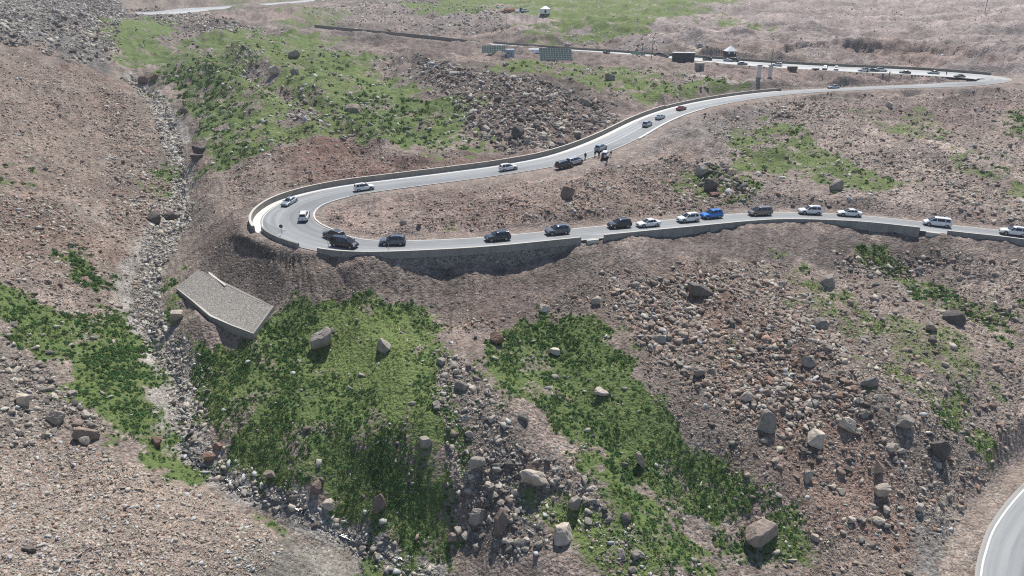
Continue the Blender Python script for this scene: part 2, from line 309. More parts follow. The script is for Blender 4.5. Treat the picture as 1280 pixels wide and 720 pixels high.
# ================================================================== colours of the ground, by zone
def lin(c):
    c = np.asarray(c, float) / 255.; return np.where(c <= .04045, c / 12.92, ((c + .055) / 1.055) ** 2.4)
FX, FY, FZ = gx.ravel(), gy.ravel(), gz.ravel()
NV = len(FX); rad = np.hypot(FX, FY)
tint = np.tile(lin((140, 124, 114)), (NV, 1))
ZONES = [  # (outline, colour, softness m, wobble, strength)
 ([(-300,-40),(560,-40),(600,30),(440,60),(330,100),(260,330),(0,330),(-300,330)], (134,122,112), 6, .02, 1),
 ([(540,-40),(1500,-40),(1500,90),(1280,95),(1000,78),(800,60),(600,45)], (152,138,134), 6, .02, 1),
 ([(430,-10),(600,-10),(620,40),(520,42),(430,30)], (128,116,112), 6, .03, .8),
 ([(390,20),(520,42),(620,56),(700,62),(760,66),(720,78),(600,70),(500,62),(420,48)], (112,98,94), 3, .012, .8),
 ([(0,-30),(140,-30),(150,20),(135,50),(112,78),(70,72),(0,48),(-200,30),(-200,-30)], (112,110,106), 2, .015, 1),
 ([(-200,60),(0,55),(70,75),(120,82),(170,140),(190,230),(180,270),(100,290),(0,270),(-200,300)], (134,116,104), 3, .02, 1),
 ([(20,100),(110,110),(150,190),(120,230),(60,190)], (138,124,112), 4, .03, .7),
 ([(60,70),(160,110),(180,170),(120,120)], (132,106,94), 4, .03, .6),
 ([(-50,240),(60,250),(110,300),(60,330),(-50,320)], (142,112,94), 3, .03, .6),
 ([(0,420),(60,470),(130,545),(60,540),(-100,540),(-100,420)], (136,124,114), 2, .02, .9),
 ([(-200,540),(60,545),(180,585),(250,610),(330,655),(360,690),(330,760),(-200,800)], (160,142,128), 1.2, .008, 1),
 ([(290,690),(360,672),(420,690),(480,730),(250,760)], (140,136,126), 1.2, .012, 1),
 ([(u + w, v) for u, v, w in STREAM] + [(u - w, v) for u, v, w in STREAM[::-1]], (150,147,141), .8, .006, 1),
 ([(240,290),(310,255),(330,292),(400,315),(500,330),(560,345),(680,335),(760,300),(800,330),(750,380),(660,400),(600,420),(540,395),(440,372),(350,385),(330,370),(250,330)], (108,96,88), 1.2, .012, 1),
 ([(520,350),(700,340),(740,360),(690,385),(640,410),(560,400)], (120,102,94), 2, .02, .8),
 ([(400,268),(440,250),(560,236),(660,220),(720,222),(740,250),(640,285),(520,297),(425,297)], (150,130,120), 1.2, .01, 1),
 ([(540,255),(640,245),(680,270),(560,285)], (132,106,98), 2, .02, .7),
 ([(640,216),(760,195),(800,165),(830,175),(770,205),(700,222)], (150,138,130), 1.2, .006, .9),
 ([(730,225),(860,190),(960,240),(930,262),(740,285),(690,285)], (136,116,104), 2, .015, .9),
 ([(800,165),(870,140),(960,125),(985,140),(940,175),(880,185),(850,175),(810,185)], (134,124,118), 1.5, .01, 1),
 ([(845,180),(930,170),(1000,200),(1000,262),(940,262),(900,220)], (146,132,124), 2, .02, .9),
 ([(1000,130),(1300,105),(1500,100),(1500,300),(1280,285),(1100,265),(1000,262),(960,200),(940,140)], (152,136,126), 3, .02, .9),
 ([(1060,128),(1280,110),(1280,150),(1180,160),(1080,145)], (134,114,108), 2, .02, .9),
 ([(1010,150),(1060,165),(1130,215),(1180,262),(1090,262),(1040,220)], (158,142,132), 2, .015, .8),
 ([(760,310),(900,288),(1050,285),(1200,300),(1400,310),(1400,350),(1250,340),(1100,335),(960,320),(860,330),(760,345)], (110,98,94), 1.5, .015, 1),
 ([(740,350),(900,320),(1000,340),(1100,420),(1200,540),(1180,720),(1000,720),(900,600),(830,500),(760,400)], (134,118,106), 2, .02, 1),
 ([(860,330),(900,335),(1010,470),(1090,580),(1120,650),(1030,640),(930,500)], (138,108,92), 1.2, .02, .8),
 ([(970,560),(1060,520),(1140,600),(1120,680),(1030,690),(960,640)], (136,110,96), 2, .03, .8),
 ([(1080,330),(1300,330),(1300,600),(1180,640),(1120,560),(1060,430)], (142,128,116), 2, .02, .6),
 ([(1150,640),(1200,650),(1215,700),(1160,720),(1140,690)], (118,118,116), .7, .01, .9),
 ([(1190,640),(1250,610),(1300,570),(1300,620),(1250,650),(1225,720),(1170,760),(1180,700)], (150,138,124), .8, .008, .9),
 ([(590,440),(620,480),(680,560),(720,600),(800,670),(860,730),(780,730),(700,700),(600,690),(580,600),(555,520)], (128,116,106), 1.2, .015, .9),
 ([(500,60),(640,85),(740,110),(780,125),(760,180),(700,190),(640,150),(560,110)], (106,92,86), 3, .02, .9),
 ([(640,130),(740,130),(760,165),(700,185),(650,165)], (112,90,80), 2, .03, .7),
 ([(430,150),(500,195),(620,190),(680,190),(620,212),(460,228),(400,238),(330,215),(350,180)], (122,98,88), 1.5, .015, 1),
 ([(400,165),(440,185),(480,215),(400,230),(370,200)], (128,94,82), 2, .02, .7),
 ([(230,195),(330,215),(350,235),(300,260),(250,250)], (140,124,112), 2, .02, .9),
 ([(755,140),(790,118),(850,110),(900,108),(860,125),(800,145),(765,165)], (138,120,112), 1.0, .01, 1),
 ([(1030,60),(1080,54),(1240,58),(1240,78),(1040,74)], (134,112,104), 2, .01, .8),
 ([(860,82),(1000,88),(1150,96),(1200,100),(1100,103),(990,103),(880,95)], (140,120,114), 1.5, .006, 1),
 ([(150,8),(215,12),(280,24),(250,40),(180,22)], (110,98,90), 2, .01, .9),
 ([(800,36),(840,46),(872,56),(880,58),(838,49),(798,38)], (176, 164, 148), .6, .003, .8),
 ([(856,93),(905,93),(912,95.5),(860,95.5)], (176, 166, 158), .5, .002, .9),([(856,98),(930,101),(995,105),(930,103),(856,100.5)], (178, 168, 160), .5, .002, .9),
 ([(1120,117),(1190,119),(1205,121.5),(1120,120)], (176, 160, 150), .6, .003, .8),([(1235,0),(1280,12),(1285,15),(1240,3)], (172, 162, 158), .8, .003, .7),
 ([(1090,155),(1140,190),(1200,240),(1190,243),(1130,196),(1080,160)], (186, 168, 152), 1., .008, .9),([(1130,160),(1200,185),(1290,222),(1290,228),(1190,192),(1125,165)], (190, 172, 156), .8, .006, .9),
 ([(215,18),(330,12),(400,8),(400,30),(330,26),(250,24)], (142,124,116), 2, .01, .9),
]
for k, (px, c, so, wob, st) in enumerate(ZONES):
    idx, w = soft_poly(px, so, wob, k); w = (w * st)[:, None]; tint[idx] = tint[idx] * (1 - w) + lin(c) * w
# broad mottling of the mineral soil itself (redder and greyer drifts)
m1 = fbm(FX / 14, FY / 14, 301, 4)[:, None] - .5; m2 = fbm(FX / 5, FY / 5, 331, 4)[:, None] - .5
tint *= (1 + m1 * np.array([.5, .40, .32])) * (1 + m2 * .6) * (1 + np.clip(STREAK.ravel(), -2, 2)[:, None] * np.array([.10, .105, .11]))
_l = tint.mean(1, keepdims=True) * np.array([1.05, 1.0, .97]); tint = tint * .68 + _l * .32
tint *= 1 + (vnoise(FX / 70 + FY / 200, FY / 9, 31) - .5)[:, None] * .55 * sstep(290, 380, rad)[:, None]

grass = np.zeros(NV); lush = np.full(NV, .5); shrub = np.zeros(NV)
GRASS = [  # (outline, cover, lushness 0 dark .. 1 lime, shrub cover, softness, wobble)
 ([(250,440),(300,425),(350,385),(420,372),(520,376),(548,410),(560,460),(555,500),(580,590),(592,690),(530,690),(400,630),(330,600),(270,570),(245,520)], .96, .35, .75, .8, .010),
 ([(400,385),(520,385),(545,430),(530,480),(545,540),(560,600),(500,545),(440,500),(400,460)], .9, .95, .04, 1.0, .014),
 ([(430,552),(480,556),(545,595),(588,640),(592,668),(550,650),(490,618),(435,600)], .62, .05, 1.0, .8, .010),
 ([(345,450),(430,490),(440,530),(380,520)], .6, .2, .5, .8, .02),
 ([(600,432),(650,398),(710,390),(760,402),(775,440),(800,470),(830,520),(870,580),(930,610),(1025,670),(1000,690),(930,690),(860,660),(800,610),(740,565),(680,530),(620,485)], .93, .30, .7, .8, .012),
 ([(790,500),(850,545),(910,585),(970,625),(1035,672),(990,700),(930,690),(870,650),(820,580)], .82, .3, .6, .8, .012),
 ([(700,560),(760,575),(860,660),(900,720),(830,720),(760,640)], .9, .45, .5, .8, .012),
 ([(650,615),(720,620),(780,660),(850,730),(740,730),(690,660)], .92, .8, .06, .8, .010),
 ([(545,420),(600,470),(625,530),(600,540),(560,490)], .6, .6, .25, 1, .02),
 ([(-60,345),(20,348),(60,372),(110,395),(150,410),(192,450),(202,520),(232,592),(190,582),(130,548),(80,480),(40,440),(0,425),(-60,440)], .9, .45, .45, 1, .014),
 ([(92,305),(112,312),(130,345),(150,395),(150,420),(110,380),(95,340)], .85, .3, .5, .6, .012),
 ([(90,440),(150,420),(190,455),(200,530),(215,575),(150,545),(100,490)], .95, .4, .8, .6, .012),
 ([(210,350),(225,385),(238,420),(215,420),(205,380)], .6, .6, .2, .4, .012),
 ([(190,210),(215,205),(222,230),(205,245),(188,232)], .85, .45, .3, .8, .01),
 ([(5,207),(35,207),(36,222),(10,222)], .8, .2, .5, .6, .01),
 ([(138,20),(190,22),(232,40),(222,62),(185,80),(160,95),(125,85),(135,55)], .88, .5, .1, 1.5, .012),
 ([(175,75),(235,50),(290,70),(330,120),(330,170),(300,200),(260,205),(240,150),(215,110)], .8, .3, .3, 1.5, .014),
 ([(225,45),(290,36),(350,38),(430,55),(510,100),(590,148),(618,185),(560,196),(480,190),(440,165),(400,130),(330,85),(270,75)], .85, .62, .03, 2, .016),
 ([(430,120),(520,130),(590,160),(600,188),(500,192),(450,165)], .85, .3, .28, 1.5, .02),
 ([(290,95),(340,110),(400,160),(330,150)], .7, .85, .05, 1.5, .016),
 ([(300,150),(340,160),(410,170),(380,178),(320,178)], .7, .7, .1, 1.5, .016),
 ([(560,85),(620,78),(740,82),(820,85),(915,104),(850,118),(785,122),(720,100),(640,90)], .75, .75, .05, 2, .012),
 ([(880,100),(930,95),(935,105),(880,112)], .8, .4, .1, 1, .008),
 ([(520,-40),(960,-40),(900,20),(850,44),(760,50),(690,42),(650,20),(560,12)], .86, .8, .0, 6, .020),
 ([(640,25),(700,35),(760,50),(830,50),(800,60),(700,52)], .55, .7, .0, 4, .02),
 ([(350,8),(420,8),(430,25),(370,25)], .6, .45, .0, 3, .02),
 ([(200,-20),(420,-20),(360,4),(240,8)], .5, .5, .0, 3, .02),
 ([(920,182),(970,148),(1010,152),(1040,190),(1112,236),(1050,245),(960,215)], .72, .6, .12, 1.5, .018),
 ([(1085,138),(1160,150),(1150,165),(1090,158)], .5, .6, .05, 1.5, .03),
 ([(1175,172),(1220,190),(1285,225),(1285,240),(1200,205)], .6, .55, .1, 1.5, .02),
 ([(1262,135),(1300,135),(1300,175),(1268,165)], .7, .4, .2, 1, .01),
 ([(858,213),(905,212),(942,238),(930,258),(880,262),(850,240)], .8, .35, .4, 1, .012),
 ([(540,285),(560,275),(600,270),(590,284)], .5, .6, .1, .6, .02),
 ([(990,325),(1050,365),(1110,430),(1190,500),(1215,545),(1170,525),(1090,455),(1010,385)], .62, .7, .06, 1, .022),
 ([(1150,490),(1205,505),(1215,550),(1175,530)], .85, .35, .5, .8, .014),
 ([(1105,325),(1200,350),(1290,392),(1290,445),(1230,415),(1130,355)], .6, .45, .3, 1, .024),
 ([(1110,395),(1190,400),(1260,470),(1210,470)], .5, .7, .05, 1, .03),
 ([(855,455),(930,440),(950,470),(880,470)], .3, .4, .1, .6, .03),
 ([(460,688),(510,712),(500,740),(455,720)], .9, .4, .4, .5, .01),
 ([(320,645),(350,652),(372,668),(340,662)], .7, .4, .3, .4, .01),
 ([(860,358),(885,362),(890,376),(862,374)], .6, .4, .3, .4, .012),
]
for k, (px, cov, lu, sh, so, wob) in enumerate(GRASS):
    idx, w = soft_poly(px, so + 1.6, wob * 1.25, 200 + k)
    grass[idx] = np.maximum(grass[idx], w * cov); lush[idx] = lush[idx] * (1 - w) + (lu * .5 + .5 if lu > .1 else .32) * w; shrub[idx] = shrub[idx] * (1 - w) + sh * w
# bare patches break the turf
bare = sstep(.50, .66, fbm(FX / 6, FY / 6, 55, 6, .65)); grass *= 1 - .25 * bare * (grass < .85) - .5 * bare * (lush < .92)
grass += .16 * sstep(.55, .75, fbm(FX / 7, FY / 7, 91, 5, .6)) * (rad < 420)
grass *= 1 - sstep(.35, .9, roadmask); shrub *= 1 - sstep(.1, .5, roadmask)
_st = line_world([(u, v) for u, v, w in STREAM])
_ix = np.nonzero((FX < 0) & (FX > -120) & (FY < 320) & (FY > 40))[0]; _d = seg_dist(FX[_ix], FY[_ix], _st) + (fbm(FX[_ix] / 2, FY[_ix] / 2, 95, 3) - .5) * 2.5
_w = ((1 - sstep(.2, 1.1, _d)) * (.25 + .45 * sstep(85, 130, rad[_ix])))[:, None]; tint[_ix] = tint[_ix] * (1 - _w) + lin((80, 78, 73)) * _w        # wet ground beside the water
# graded verge of the roads
vw = (sstep(.5, .98, roadmask) * .75)[:, None]; tint = tint * (1 - vw) + lin((146, 134, 126)) * vw
tint = np.clip(tint * np.array([.845, .82, .79]), .01, .6)

# ================================================================== materials
def newmat(name):
    m = bpy.data.materials.new(name); m.use_nodes = True; nt = m.node_tree; nt.nodes.clear()
    o = nt.nodes.new('ShaderNodeOutputMaterial'); b = nt.nodes.new('ShaderNodeBsdfPrincipled'); nt.links.new(b.outputs[0], o.inputs[0])
    return m, nt, b
class N:                                           # small helper for node graphs
    def __init__(s, nt): s.nt = nt
    def node(s, t, **kw):
        n = s.nt.nodes.new(t)
        for k, v in kw.items(): setattr(n, k, v)
        return n
    def put(s, n, i, v):
        if hasattr(v, 'links') or hasattr(v, 'is_output'): s.nt.links.new(v, n.inputs[i])
        else: n.inputs[i].default_value = v
    def math(s, op, a, b=0., clamp=False):
        n = s.node('ShaderNodeMath', operation=op, use_clamp=clamp); s.put(n, 0, a); s.put(n, 1, b); return n.outputs[0]
    def mix(s, f, a, b, mode='MIX'):
        n = s.node('ShaderNodeMix', data_type='RGBA', blend_type=mode)
        s.put(n, 0, f); s.put(n, 6, a if not isinstance(a, tuple) else (*a, 1)[:4]); s.put(n, 7, b if not isinstance(b, tuple) else (*b, 1)[:4]); return n.outputs[2]
    def obj(s): return s.node('ShaderNodeTexCoord').outputs['Object']
    def pos(s): return s.node('ShaderNodeNewGeometry').outputs['Position']
    def noise(s, v, scale, detail=4., rough=.55):
        n = s.node('ShaderNodeTexNoise'); s.put(n, 'Vector', v); n.inputs['Scale'].default_value = scale; n.inputs['Detail'].default_value = detail; n.inputs['Roughness'].default_value = rough; return n.outputs[0]
    def vor(s, v, scale, feature='F1', rnd=1.):
        n = s.node('ShaderNodeTexVoronoi', feature=feature); s.put(n, 'Vector', v); n.inputs['Scale'].default_value = scale; n.inputs['Randomness'].default_value = rnd; return n
    def rng(s, v, a, b, c=0., d=1.):
        n = s.node('ShaderNodeMapRange'); s.put(n, 0, v)
        for i, x in enumerate((a, b, c, d)): s.put(n, i + 1, x)
        return n.outputs[0]
    def attr(s, name, out='Fac'): return s.node('ShaderNodeAttribute', attribute_name=name).outputs[out]
    def bump(s, h, strength=.5, dist=.1):
        n = s.node('ShaderNodeBump'); s.put(n, 'Height', h); n.inputs['Strength'].default_value = strength; n.inputs['Distance'].default_value = dist; return n.outputs[0]
    def map(s, v, scale):
        n = s.node('ShaderNodeMapping'); s.put(n, 'Vector', v); n.inputs['Scale'].default_value = scale; return n.outputs[0]
def L3(r, g, b): return tuple(float(x) for x in lin((r, g, b)))
def plain(name, rgb, rough=.6, metal=0., spec=.5, var=.0, scale=3., coat=0.):
    m, nt, b = newmat(name); g = N(nt)
    c = L3(*rgb)
    if var: g.put(b, 'Base Color', g.mix(g.math('MULTIPLY', g.rng(g.noise(g.obj(), scale, 5, .65), .3, .7), var), (*c, 1), tuple(x * .35 for x in c) + (1,)))
    else: b.inputs['Base Color'].default_value = (*c, 1)
    b.inputs['Roughness'].default_value = rough; b.inputs['Metallic'].default_value = metal; b.inputs['Specular IOR Level'].default_value = spec
    if coat: b.inputs['Coat Weight'].default_value = coat; b.inputs['Coat Roughness'].default_value = .08
    return m

# ground
m_ground, nt, b = newmat('rocky_ground'); g = N(nt); P = g.pos()
vA = g.vor(P, 5.2); vB = g.vor(P, 2.1); vC = g.vor(P, .9)
def cellval(v):
    n = g.node('ShaderNodeSeparateColor'); g.nt.links.new(v.outputs['Color'], n.inputs[0]); return n.outputs[0], n.outputs[1]
a1, a2 = cellval(vA); b1, b2 = cellval(vB); c1, c2 = cellval(vC)
t = g.attr('tint', 'Color')
peb = g.rng(a1, 0, 1, .62, 1.45); peb2 = g.rng(b1, 0, 1, .72, 1.34)
big = g.rng(c1, .62, .95, 0, 1)
col = g.mix(1., t, g.mix(.5, (1, 1, 1), (1, 1, 1)), 'MULTIPLY')
fines = g.rng(g.noise(P, .055, 5, .6), .40, .58)
pk = g.math('MULTIPLY', peb, peb2); f = g.math('ADD', g.math('MULTIPLY', pk, g.rng(fines, 0, 1, .35, 1.)), g.rng(fines, 0, 1, .65, 0.)); f = g.math('MULTIPLY', f, g.rng(g.noise(P, .45, 6, .65), .3, .7, .68, 1.30))
f = g.math('MULTIPLY', f, g.rng(g.noise(P, 2.6, 4, .7), .25, .75, .7, 1.3))
cmb = g.node('ShaderNodeCombineColor'); [g.put(cmb, i, f) for i in range(3)]
col = g.mix(1., col, cmb.outputs[0], 'MULTIPLY')
col = g.mix(g.math('MULTIPLY', g.math('MULTIPLY', g.rng(b2, .55, .9), .35), g.rng(fines, 0, 1, .2, 1.)), col, L3(150, 148, 142) + (1,))     # grey pebbles
col = g.mix(g.math('MULTIPLY', g.math('MULTIPLY', g.rng(a2, .72, .95), .45), g.rng(fines, 0, 1, .25, 1.)), col, L3(70, 60, 54) + (1,))       # dark chips and gaps
# turf
ga = g.attr('grass'); lu = g.attr('lush')
nz = g.noise(P, .8, 6, .7); nz2 = g.noise(P, 3.2, 4, .7)
gf = g.math('ADD', ga, g.math('MULTIPLY', g.math('SUBTRACT', nz, .5), 1.2)); gf = g.math('ADD', gf, g.math('MULTIPLY', g.math('SUBTRACT', nz2, .5), .7))
gf = g.rng(gf, .36, .62)
lv = g.math('ADD', lu, g.math('MULTIPLY', g.math('SUBTRACT', g.noise(P, .35, 5, .65), .5), 1.1)); lv = g.math('ADD', lv, g.math('MULTIPLY', g.math('SUBTRACT', nz2, .5), .7))
gc = g.mix(g.rng(lv, .1, .95), L3(54, 76, 44) + (1,), L3(102, 117, 68) + (1,))
gc = g.mix(g.math('MULTIPLY', g.rng(g.noise(P, 1.7, 5, .7), .5, .75), .45), gc, L3(120, 114, 82) + (1,))
col = g.mix(gf, col, gc)
g.put(b, 'Base Color', col); b.inputs['Roughness'].default_value = .92; b.inputs['Specular IOR Level'].default_value = .2
h = g.math('SUBTRACT', 1., vA.outputs['Distance']); h = g.math('ADD', g.math('MULTIPLY', h, .5), g.math('SUBTRACT', 1.6, g.math('MULTIPLY', vB.outputs['Distance'], 1.2)))
h = g.math('ADD', h, g.math('MULTIPLY', g.noise(P, 1.2, 7, .7), 1.6)); g.put(b, 'Normal', g.bump(h, .85, .22))

def mesh_obj(name, V, F, mat, parent=None, smooth=False, attrs=None, mats=None, midx=None):
    V = np.asarray(V, np.float32); me = bpy.data.meshes.new(name)
    if isinstance(F, np.ndarray):
        k = F.shape[1]; me.vertices.add(len(V)); me.vertices.foreach_set('co', V.ravel())
        me.loops.add(F.size); me.loops.foreach_set('vertex_index', F.ravel().astype(np.int32))
        me.polygons.add(len(F)); me.polygons.foreach_set('loop_start', np.arange(0, F.size, k, dtype=np.int32)); me.polygons.foreach_set('loop_total', np.full(len(F), k, np.int32))
        me.update(calc_edges=True)
    else:
        me.from_pydata([tuple(map(float, v)) for v in V], [], F); me.update()
    for mm in (mats or [mat]): me.materials.append(mm)
    if midx is not None: me.polygons.foreach_set('material_index', np.asarray(midx, np.int32))
    if smooth: me.polygons.foreach_set('use_smooth', np.ones(len(me.polygons), bool))
    for nm, (ty, arr) in (attrs or {}).items():
        a = me.attributes.new(nm, ty, 'POINT')
        a.data.foreach_set('color' if ty == 'FLOAT_COLOR' else 'value', np.asarray(arr, np.float32).ravel())
    o = bpy.data.objects.new(name, me); COL.objects.link(o)
    if parent: o.parent = parent
    return o
def tag(o, label=None, cat=None, group=None, kind=None):
    if label: o['label'] = label
    if cat: o['category'] = cat
    if group: o['group'] = group
    if kind: o['kind'] = kind
    return o
def empty(name, loc, rz=0., label=None, cat=None, group=None):
    o = bpy.data.objects.new(name, None); o.empty_display_size = .3; COL.objects.link(o); o.location = loc; o.rotation_euler = (0, 0, rz)
    return tag(o, label, cat, group)

ii = np.arange(NR * NA).reshape(NR, NA)
Fg = np.stack([ii[:-1, :-1], ii[:-1, 1:], ii[1:, 1:], ii[1:, :-1]], -1).reshape(-1, 4)
ground = mesh_obj('ground', np.stack([FX, FY, FZ], 1), Fg, m_ground, smooth=True,
    attrs={'tint': ('FLOAT_COLOR', np.c_[tint, np.ones(NV)]), 'grass': ('FLOAT', grass), 'lush': ('FLOAT', lush)})
tag(ground, 'rocky mountainside with patches of grass around the winding road', None, None, 'structure')

# ================================================================== roads
def asphalt(name, base, hi):
    m, nt, b = newmat(name); g = N(nt); P = g.pos(); lat = g.attr('lat')
    n1 = g.noise(P, .12, 5, .6); n2 = g.noise(P, 9, 3, .7); al = g.attr('along')
    cx_ = g.node('ShaderNodeCombineXYZ'); g.put(cx_, 0, g.math('MULTIPLY', lat, 5.)); g.put(cx_, 1, g.math('MULTIPLY', al, .05)); streak = g.noise(cx_.outputs[0], 1., 5, .6)
    cx2 = g.node('ShaderNodeCombineXYZ'); g.put(cx2, 0, g.math('MULTIPLY', lat, .9)); g.put(cx2, 1, g.math('MULTIPLY', al, .09)); pv_ = g.vor(cx2.outputs[0], 1.); ps_ = g.node('ShaderNodeSeparateColor'); nt.links.new(pv_.outputs['Color'], ps_.inputs[0])
    c = g.mix(g.rng(n1, .3, .7), L3(*base) + (1,), L3(*hi) + (1,))
    c = g.mix(g.math('MULTIPLY', g.rng(lat, -.2, .25), .55), c, L3(*[min(255, x + 22) for x in hi]) + (1,))      # the outer lane is dusty and paler
    tr = g.math('ABSOLUTE', g.math('SINE', g.math('MULTIPLY', lat, 9.)))
    c = g.mix(g.math('MULTIPLY', g.rng(tr, .6, 1.), .22), c, L3(*[x * .75 for x in base]) + (1,))                # wheel tracks
    c = g.mix(g.math('MULTIPLY', g.rng(n2, .4, .7), .16), c, L3(60, 60, 60) + (1,))
    c = g.mix(g.math('MULTIPLY', g.rng(streak, .48, .66), .35), c, L3(*[x * .72 for x in base]) + (1,))
    c = g.mix(g.math('MULTIPLY', g.math('GREATER_THAN', ps_.outputs[0], .86), .4), c, L3(*[x * .7 for x in base]) + (1,))
    c = g.mix(g.math('MULTIPLY', g.rng(g.math('ADD', g.math('ABSOLUTE', lat), g.math('MULTIPLY', g.noise(P, .7, 4, .7), .25)), 1., 1.15), .8), c, L3(150, 142, 134) + (1,))  # grit on the edges
    g.put(b, 'Base Color', c); b.inputs['Roughness'].default_value = .62; b.inputs['Specular IOR Level'].default_value = .4
    g.put(b, 'Normal', g.bump(n2, .3, .02)); return m
m_road = asphalt('weathered_asphalt', (112, 115, 116), (130, 133, 133))
m_roadhi = asphalt('pale_dusty_asphalt', (148, 150, 149), (168, 170, 168))
m_paint = plain('white_road_paint', (205, 205, 200), .7, var=.35, scale=2.)
m_conc = plain('pale_concrete', (206, 204, 198), .85, var=.35, scale=.9)
def wallmat(name, a, bcol, joint=True):
    m, nt, b = newmat(name); g = N(nt); P = g.pos()
    c = g.mix(g.rng(g.noise(P, .5, 6, .65), .3, .72), L3(*a) + (1,), L3(*bcol) + (1,))
    st = g.noise(g.map(P, (2.2, 2.2, .15)), 1., 4, .6); c = g.mix(g.math('MULTIPLY', g.rng(st, .5, .75), .45), c, tuple(x * .45 for x in L3(*a)) + (1,))   # rain streaks
    g.put(b, 'Base Color', c); b.inputs['Roughness'].default_value = .9; g.put(b, 'Normal', g.bump(g.noise(P, 6, 5, .7), .35, .03)); return m
m_parapet = wallmat('grey_parapet_concrete', (122, 120, 115), (148, 145, 139))
m_cap = plain('wall_cap_concrete', (188, 184, 174), .85, var=.3, scale=1.2)
m_stone, nt, b = newmat('mortared_stone'); g = N(nt); P = g.pos(); v = g.vor(P, 2.4); ve = g.vor(P, 2.4, 'DISTANCE_TO_EDGE'); s_ = g.node('ShaderNodeSeparateColor'); nt.links.new(v.outputs['Color'], s_.inputs[0])
c = g.mix(s_.outputs[0], L3(70, 69, 68) + (1,), L3(130, 127, 122) + (1,)); c = g.mix(g.rng(ve.outputs['Distance'], .03, .09, 1, 0), c, L3(150, 148, 142) + (1,)); g.put(b, 'Base Color', c)
b.inputs['Roughness'].default_value = .9; g.put(b, 'Normal', g.bump(g.rng(ve.outputs['Distance'], 0, .15), .9, .08))

def hw_(rd, i): return rd['p'][i, 3]
def strip(name, rd, i0, i1, lats, mat, dz=0., step=1, z=None, parent=None):
    """ribbon along a road; lats(i) -> list of (lateral, height)"""
    I = list(range(i0, i1 + 1, step)); rows = []; la = []; sl_ = []
    for i in I:
        p = rd['p'][i]; nn = rd['N'][i]; hw = p[3]
        for (l, hgt) in lats(i): rows.append((p[0] + nn[0] * l, p[1] + nn[1] * l, p[2] + hgt + dz - l * rd['se'][i])); la.append(l / hw); sl_.append(rd['s'][i])
    k = len(lats(I[0])); idx = np.arange(len(I) * k).reshape(len(I), k)
    F = np.stack([idx[:-1, :-1], idx[1:, :-1], idx[1:, 1:], idx[:-1, 1:]], -1).reshape(-1, 4)[:, ::-1]
    return mesh_obj(name, rows, F.copy(), mat, parent, True, {'lat': ('FLOAT', la), 'along': ('FLOAT', sl_)})
def beam(name, rd, i0, i1, l0, l1, z0, z1, mat, parent=None, step=1, topmat=None, broken=None):
    """solid wall along a road with lateral faces l0 < l1 (functions of i) from z0 to z1"""
    I = list(range(i0, i1 + 1, step)); V = []; F = []; mi = []
    for i in I:
        p = rd['p'][i]; nn = rd['N'][i]; a = l0(i); bb = l1(i); za = z0(i) if callable(z0) else z0; zb = z1(i) if callable(z1) else z1
        for l, zz in ((a, za), (a, zb - .03), (a + .03, zb), (bb - .03, zb), (bb, zb - .03), (bb, za)): V.append((p[0] + nn[0] * l, p[1] + nn[1] * l, p[2] + zz - l * rd['se'][i]))
    for q in range(len(I) - 1):
        for k in range(6):
            F.append((q*6 + k, q*6 + (k+1) % 6, q*6 + 6 + (k+1) % 6, q*6 + 6 + k)); mi.append(1 if (k == 2 and topmat) else 0)
    e = (len(I) - 1) * 6; F.append((5, 4, 3, 2, 1, 0)); mi.append(0); F.append(tuple(e + k for k in range(6))); mi.append(0)
    return mesh_obj(name, V, F, mat, parent, False, mats=[mat, topmat] if topmat else None, midx=mi)

A = lambda u, v: road_at(RM, u, v)
nM = len(RM['p']) - 1
five = lambda lo, hi: (lambda i: [(lo(i) + (hi(i) - lo(i)) * k / 6., 0) for k in range(7)])
i_sp = A(905, 127)
road = strip('road', RM, 0, i_far, five(lambda i: -hw_(RM, i), lambda i: hw_(RM, i)), m_road); tag(road, 'grey two lane mountain road with a tight hairpin bend', None, None, 'structure')
road_top = strip('road', RM, i_far, nM, five(lambda i: -hw_(RM, i), lambda i: hw_(RM, i)), m_roadhi); tag(road_top, 'pale upper road running across the far hillside', None, None, 'structure')
road_hi = strip('road', RH, 0, len(RH['p']) - 1, five(lambda i: -hw_(RH, i), lambda i: hw_(RH, i)), m_roadhi); tag(road_hi, 'pale road bend high on the far left slope', None, None, 'structure')
road_near = strip('road', RN, 0, len(RN['p']) - 1, five(lambda i: -hw_(RN, i), lambda i: hw_(RN, i)), m_road); tag(road_near, 'asphalt road bend in the bottom right corner', None, None, 'structure')
ln = lambda rd, a, w: (lambda i: [(a(i), 0), (a(i) + w, 0)])
strip('edge_line', RN, 0, len(RN['p']) - 1, ln(RN, lambda i: hw_(RN, i) - .72, .22), m_paint, .006, parent=road_near)
strip('edge_line', RM, 0, A(408, 295), ln(RM, lambda i: -hw_(RM, i) + .12, .16), m_paint, .006, parent=road)
strip('edge_line', RM, 0, A(420, 306), ln(RM, lambda i: hw_(RM, i) - .42, .15), m_paint, .006, parent=road)
strip('edge_line', RM, A(330, 285), i_far - 30, ln(RM, lambda i: hw_(RM, i) - .35, .15), m_paint, .006, parent=road)
strip('edge_line', RM, A(450, 237), i_far - 30, ln(RM, lambda i: -hw_(RM, i) + .15, .14), m_paint, .006, parent=road)
strip('centre_line', RM, A(700, 200), A(1000, 114), ln(RM, lambda i: -.08, .16), m_paint, .006, parent=road)
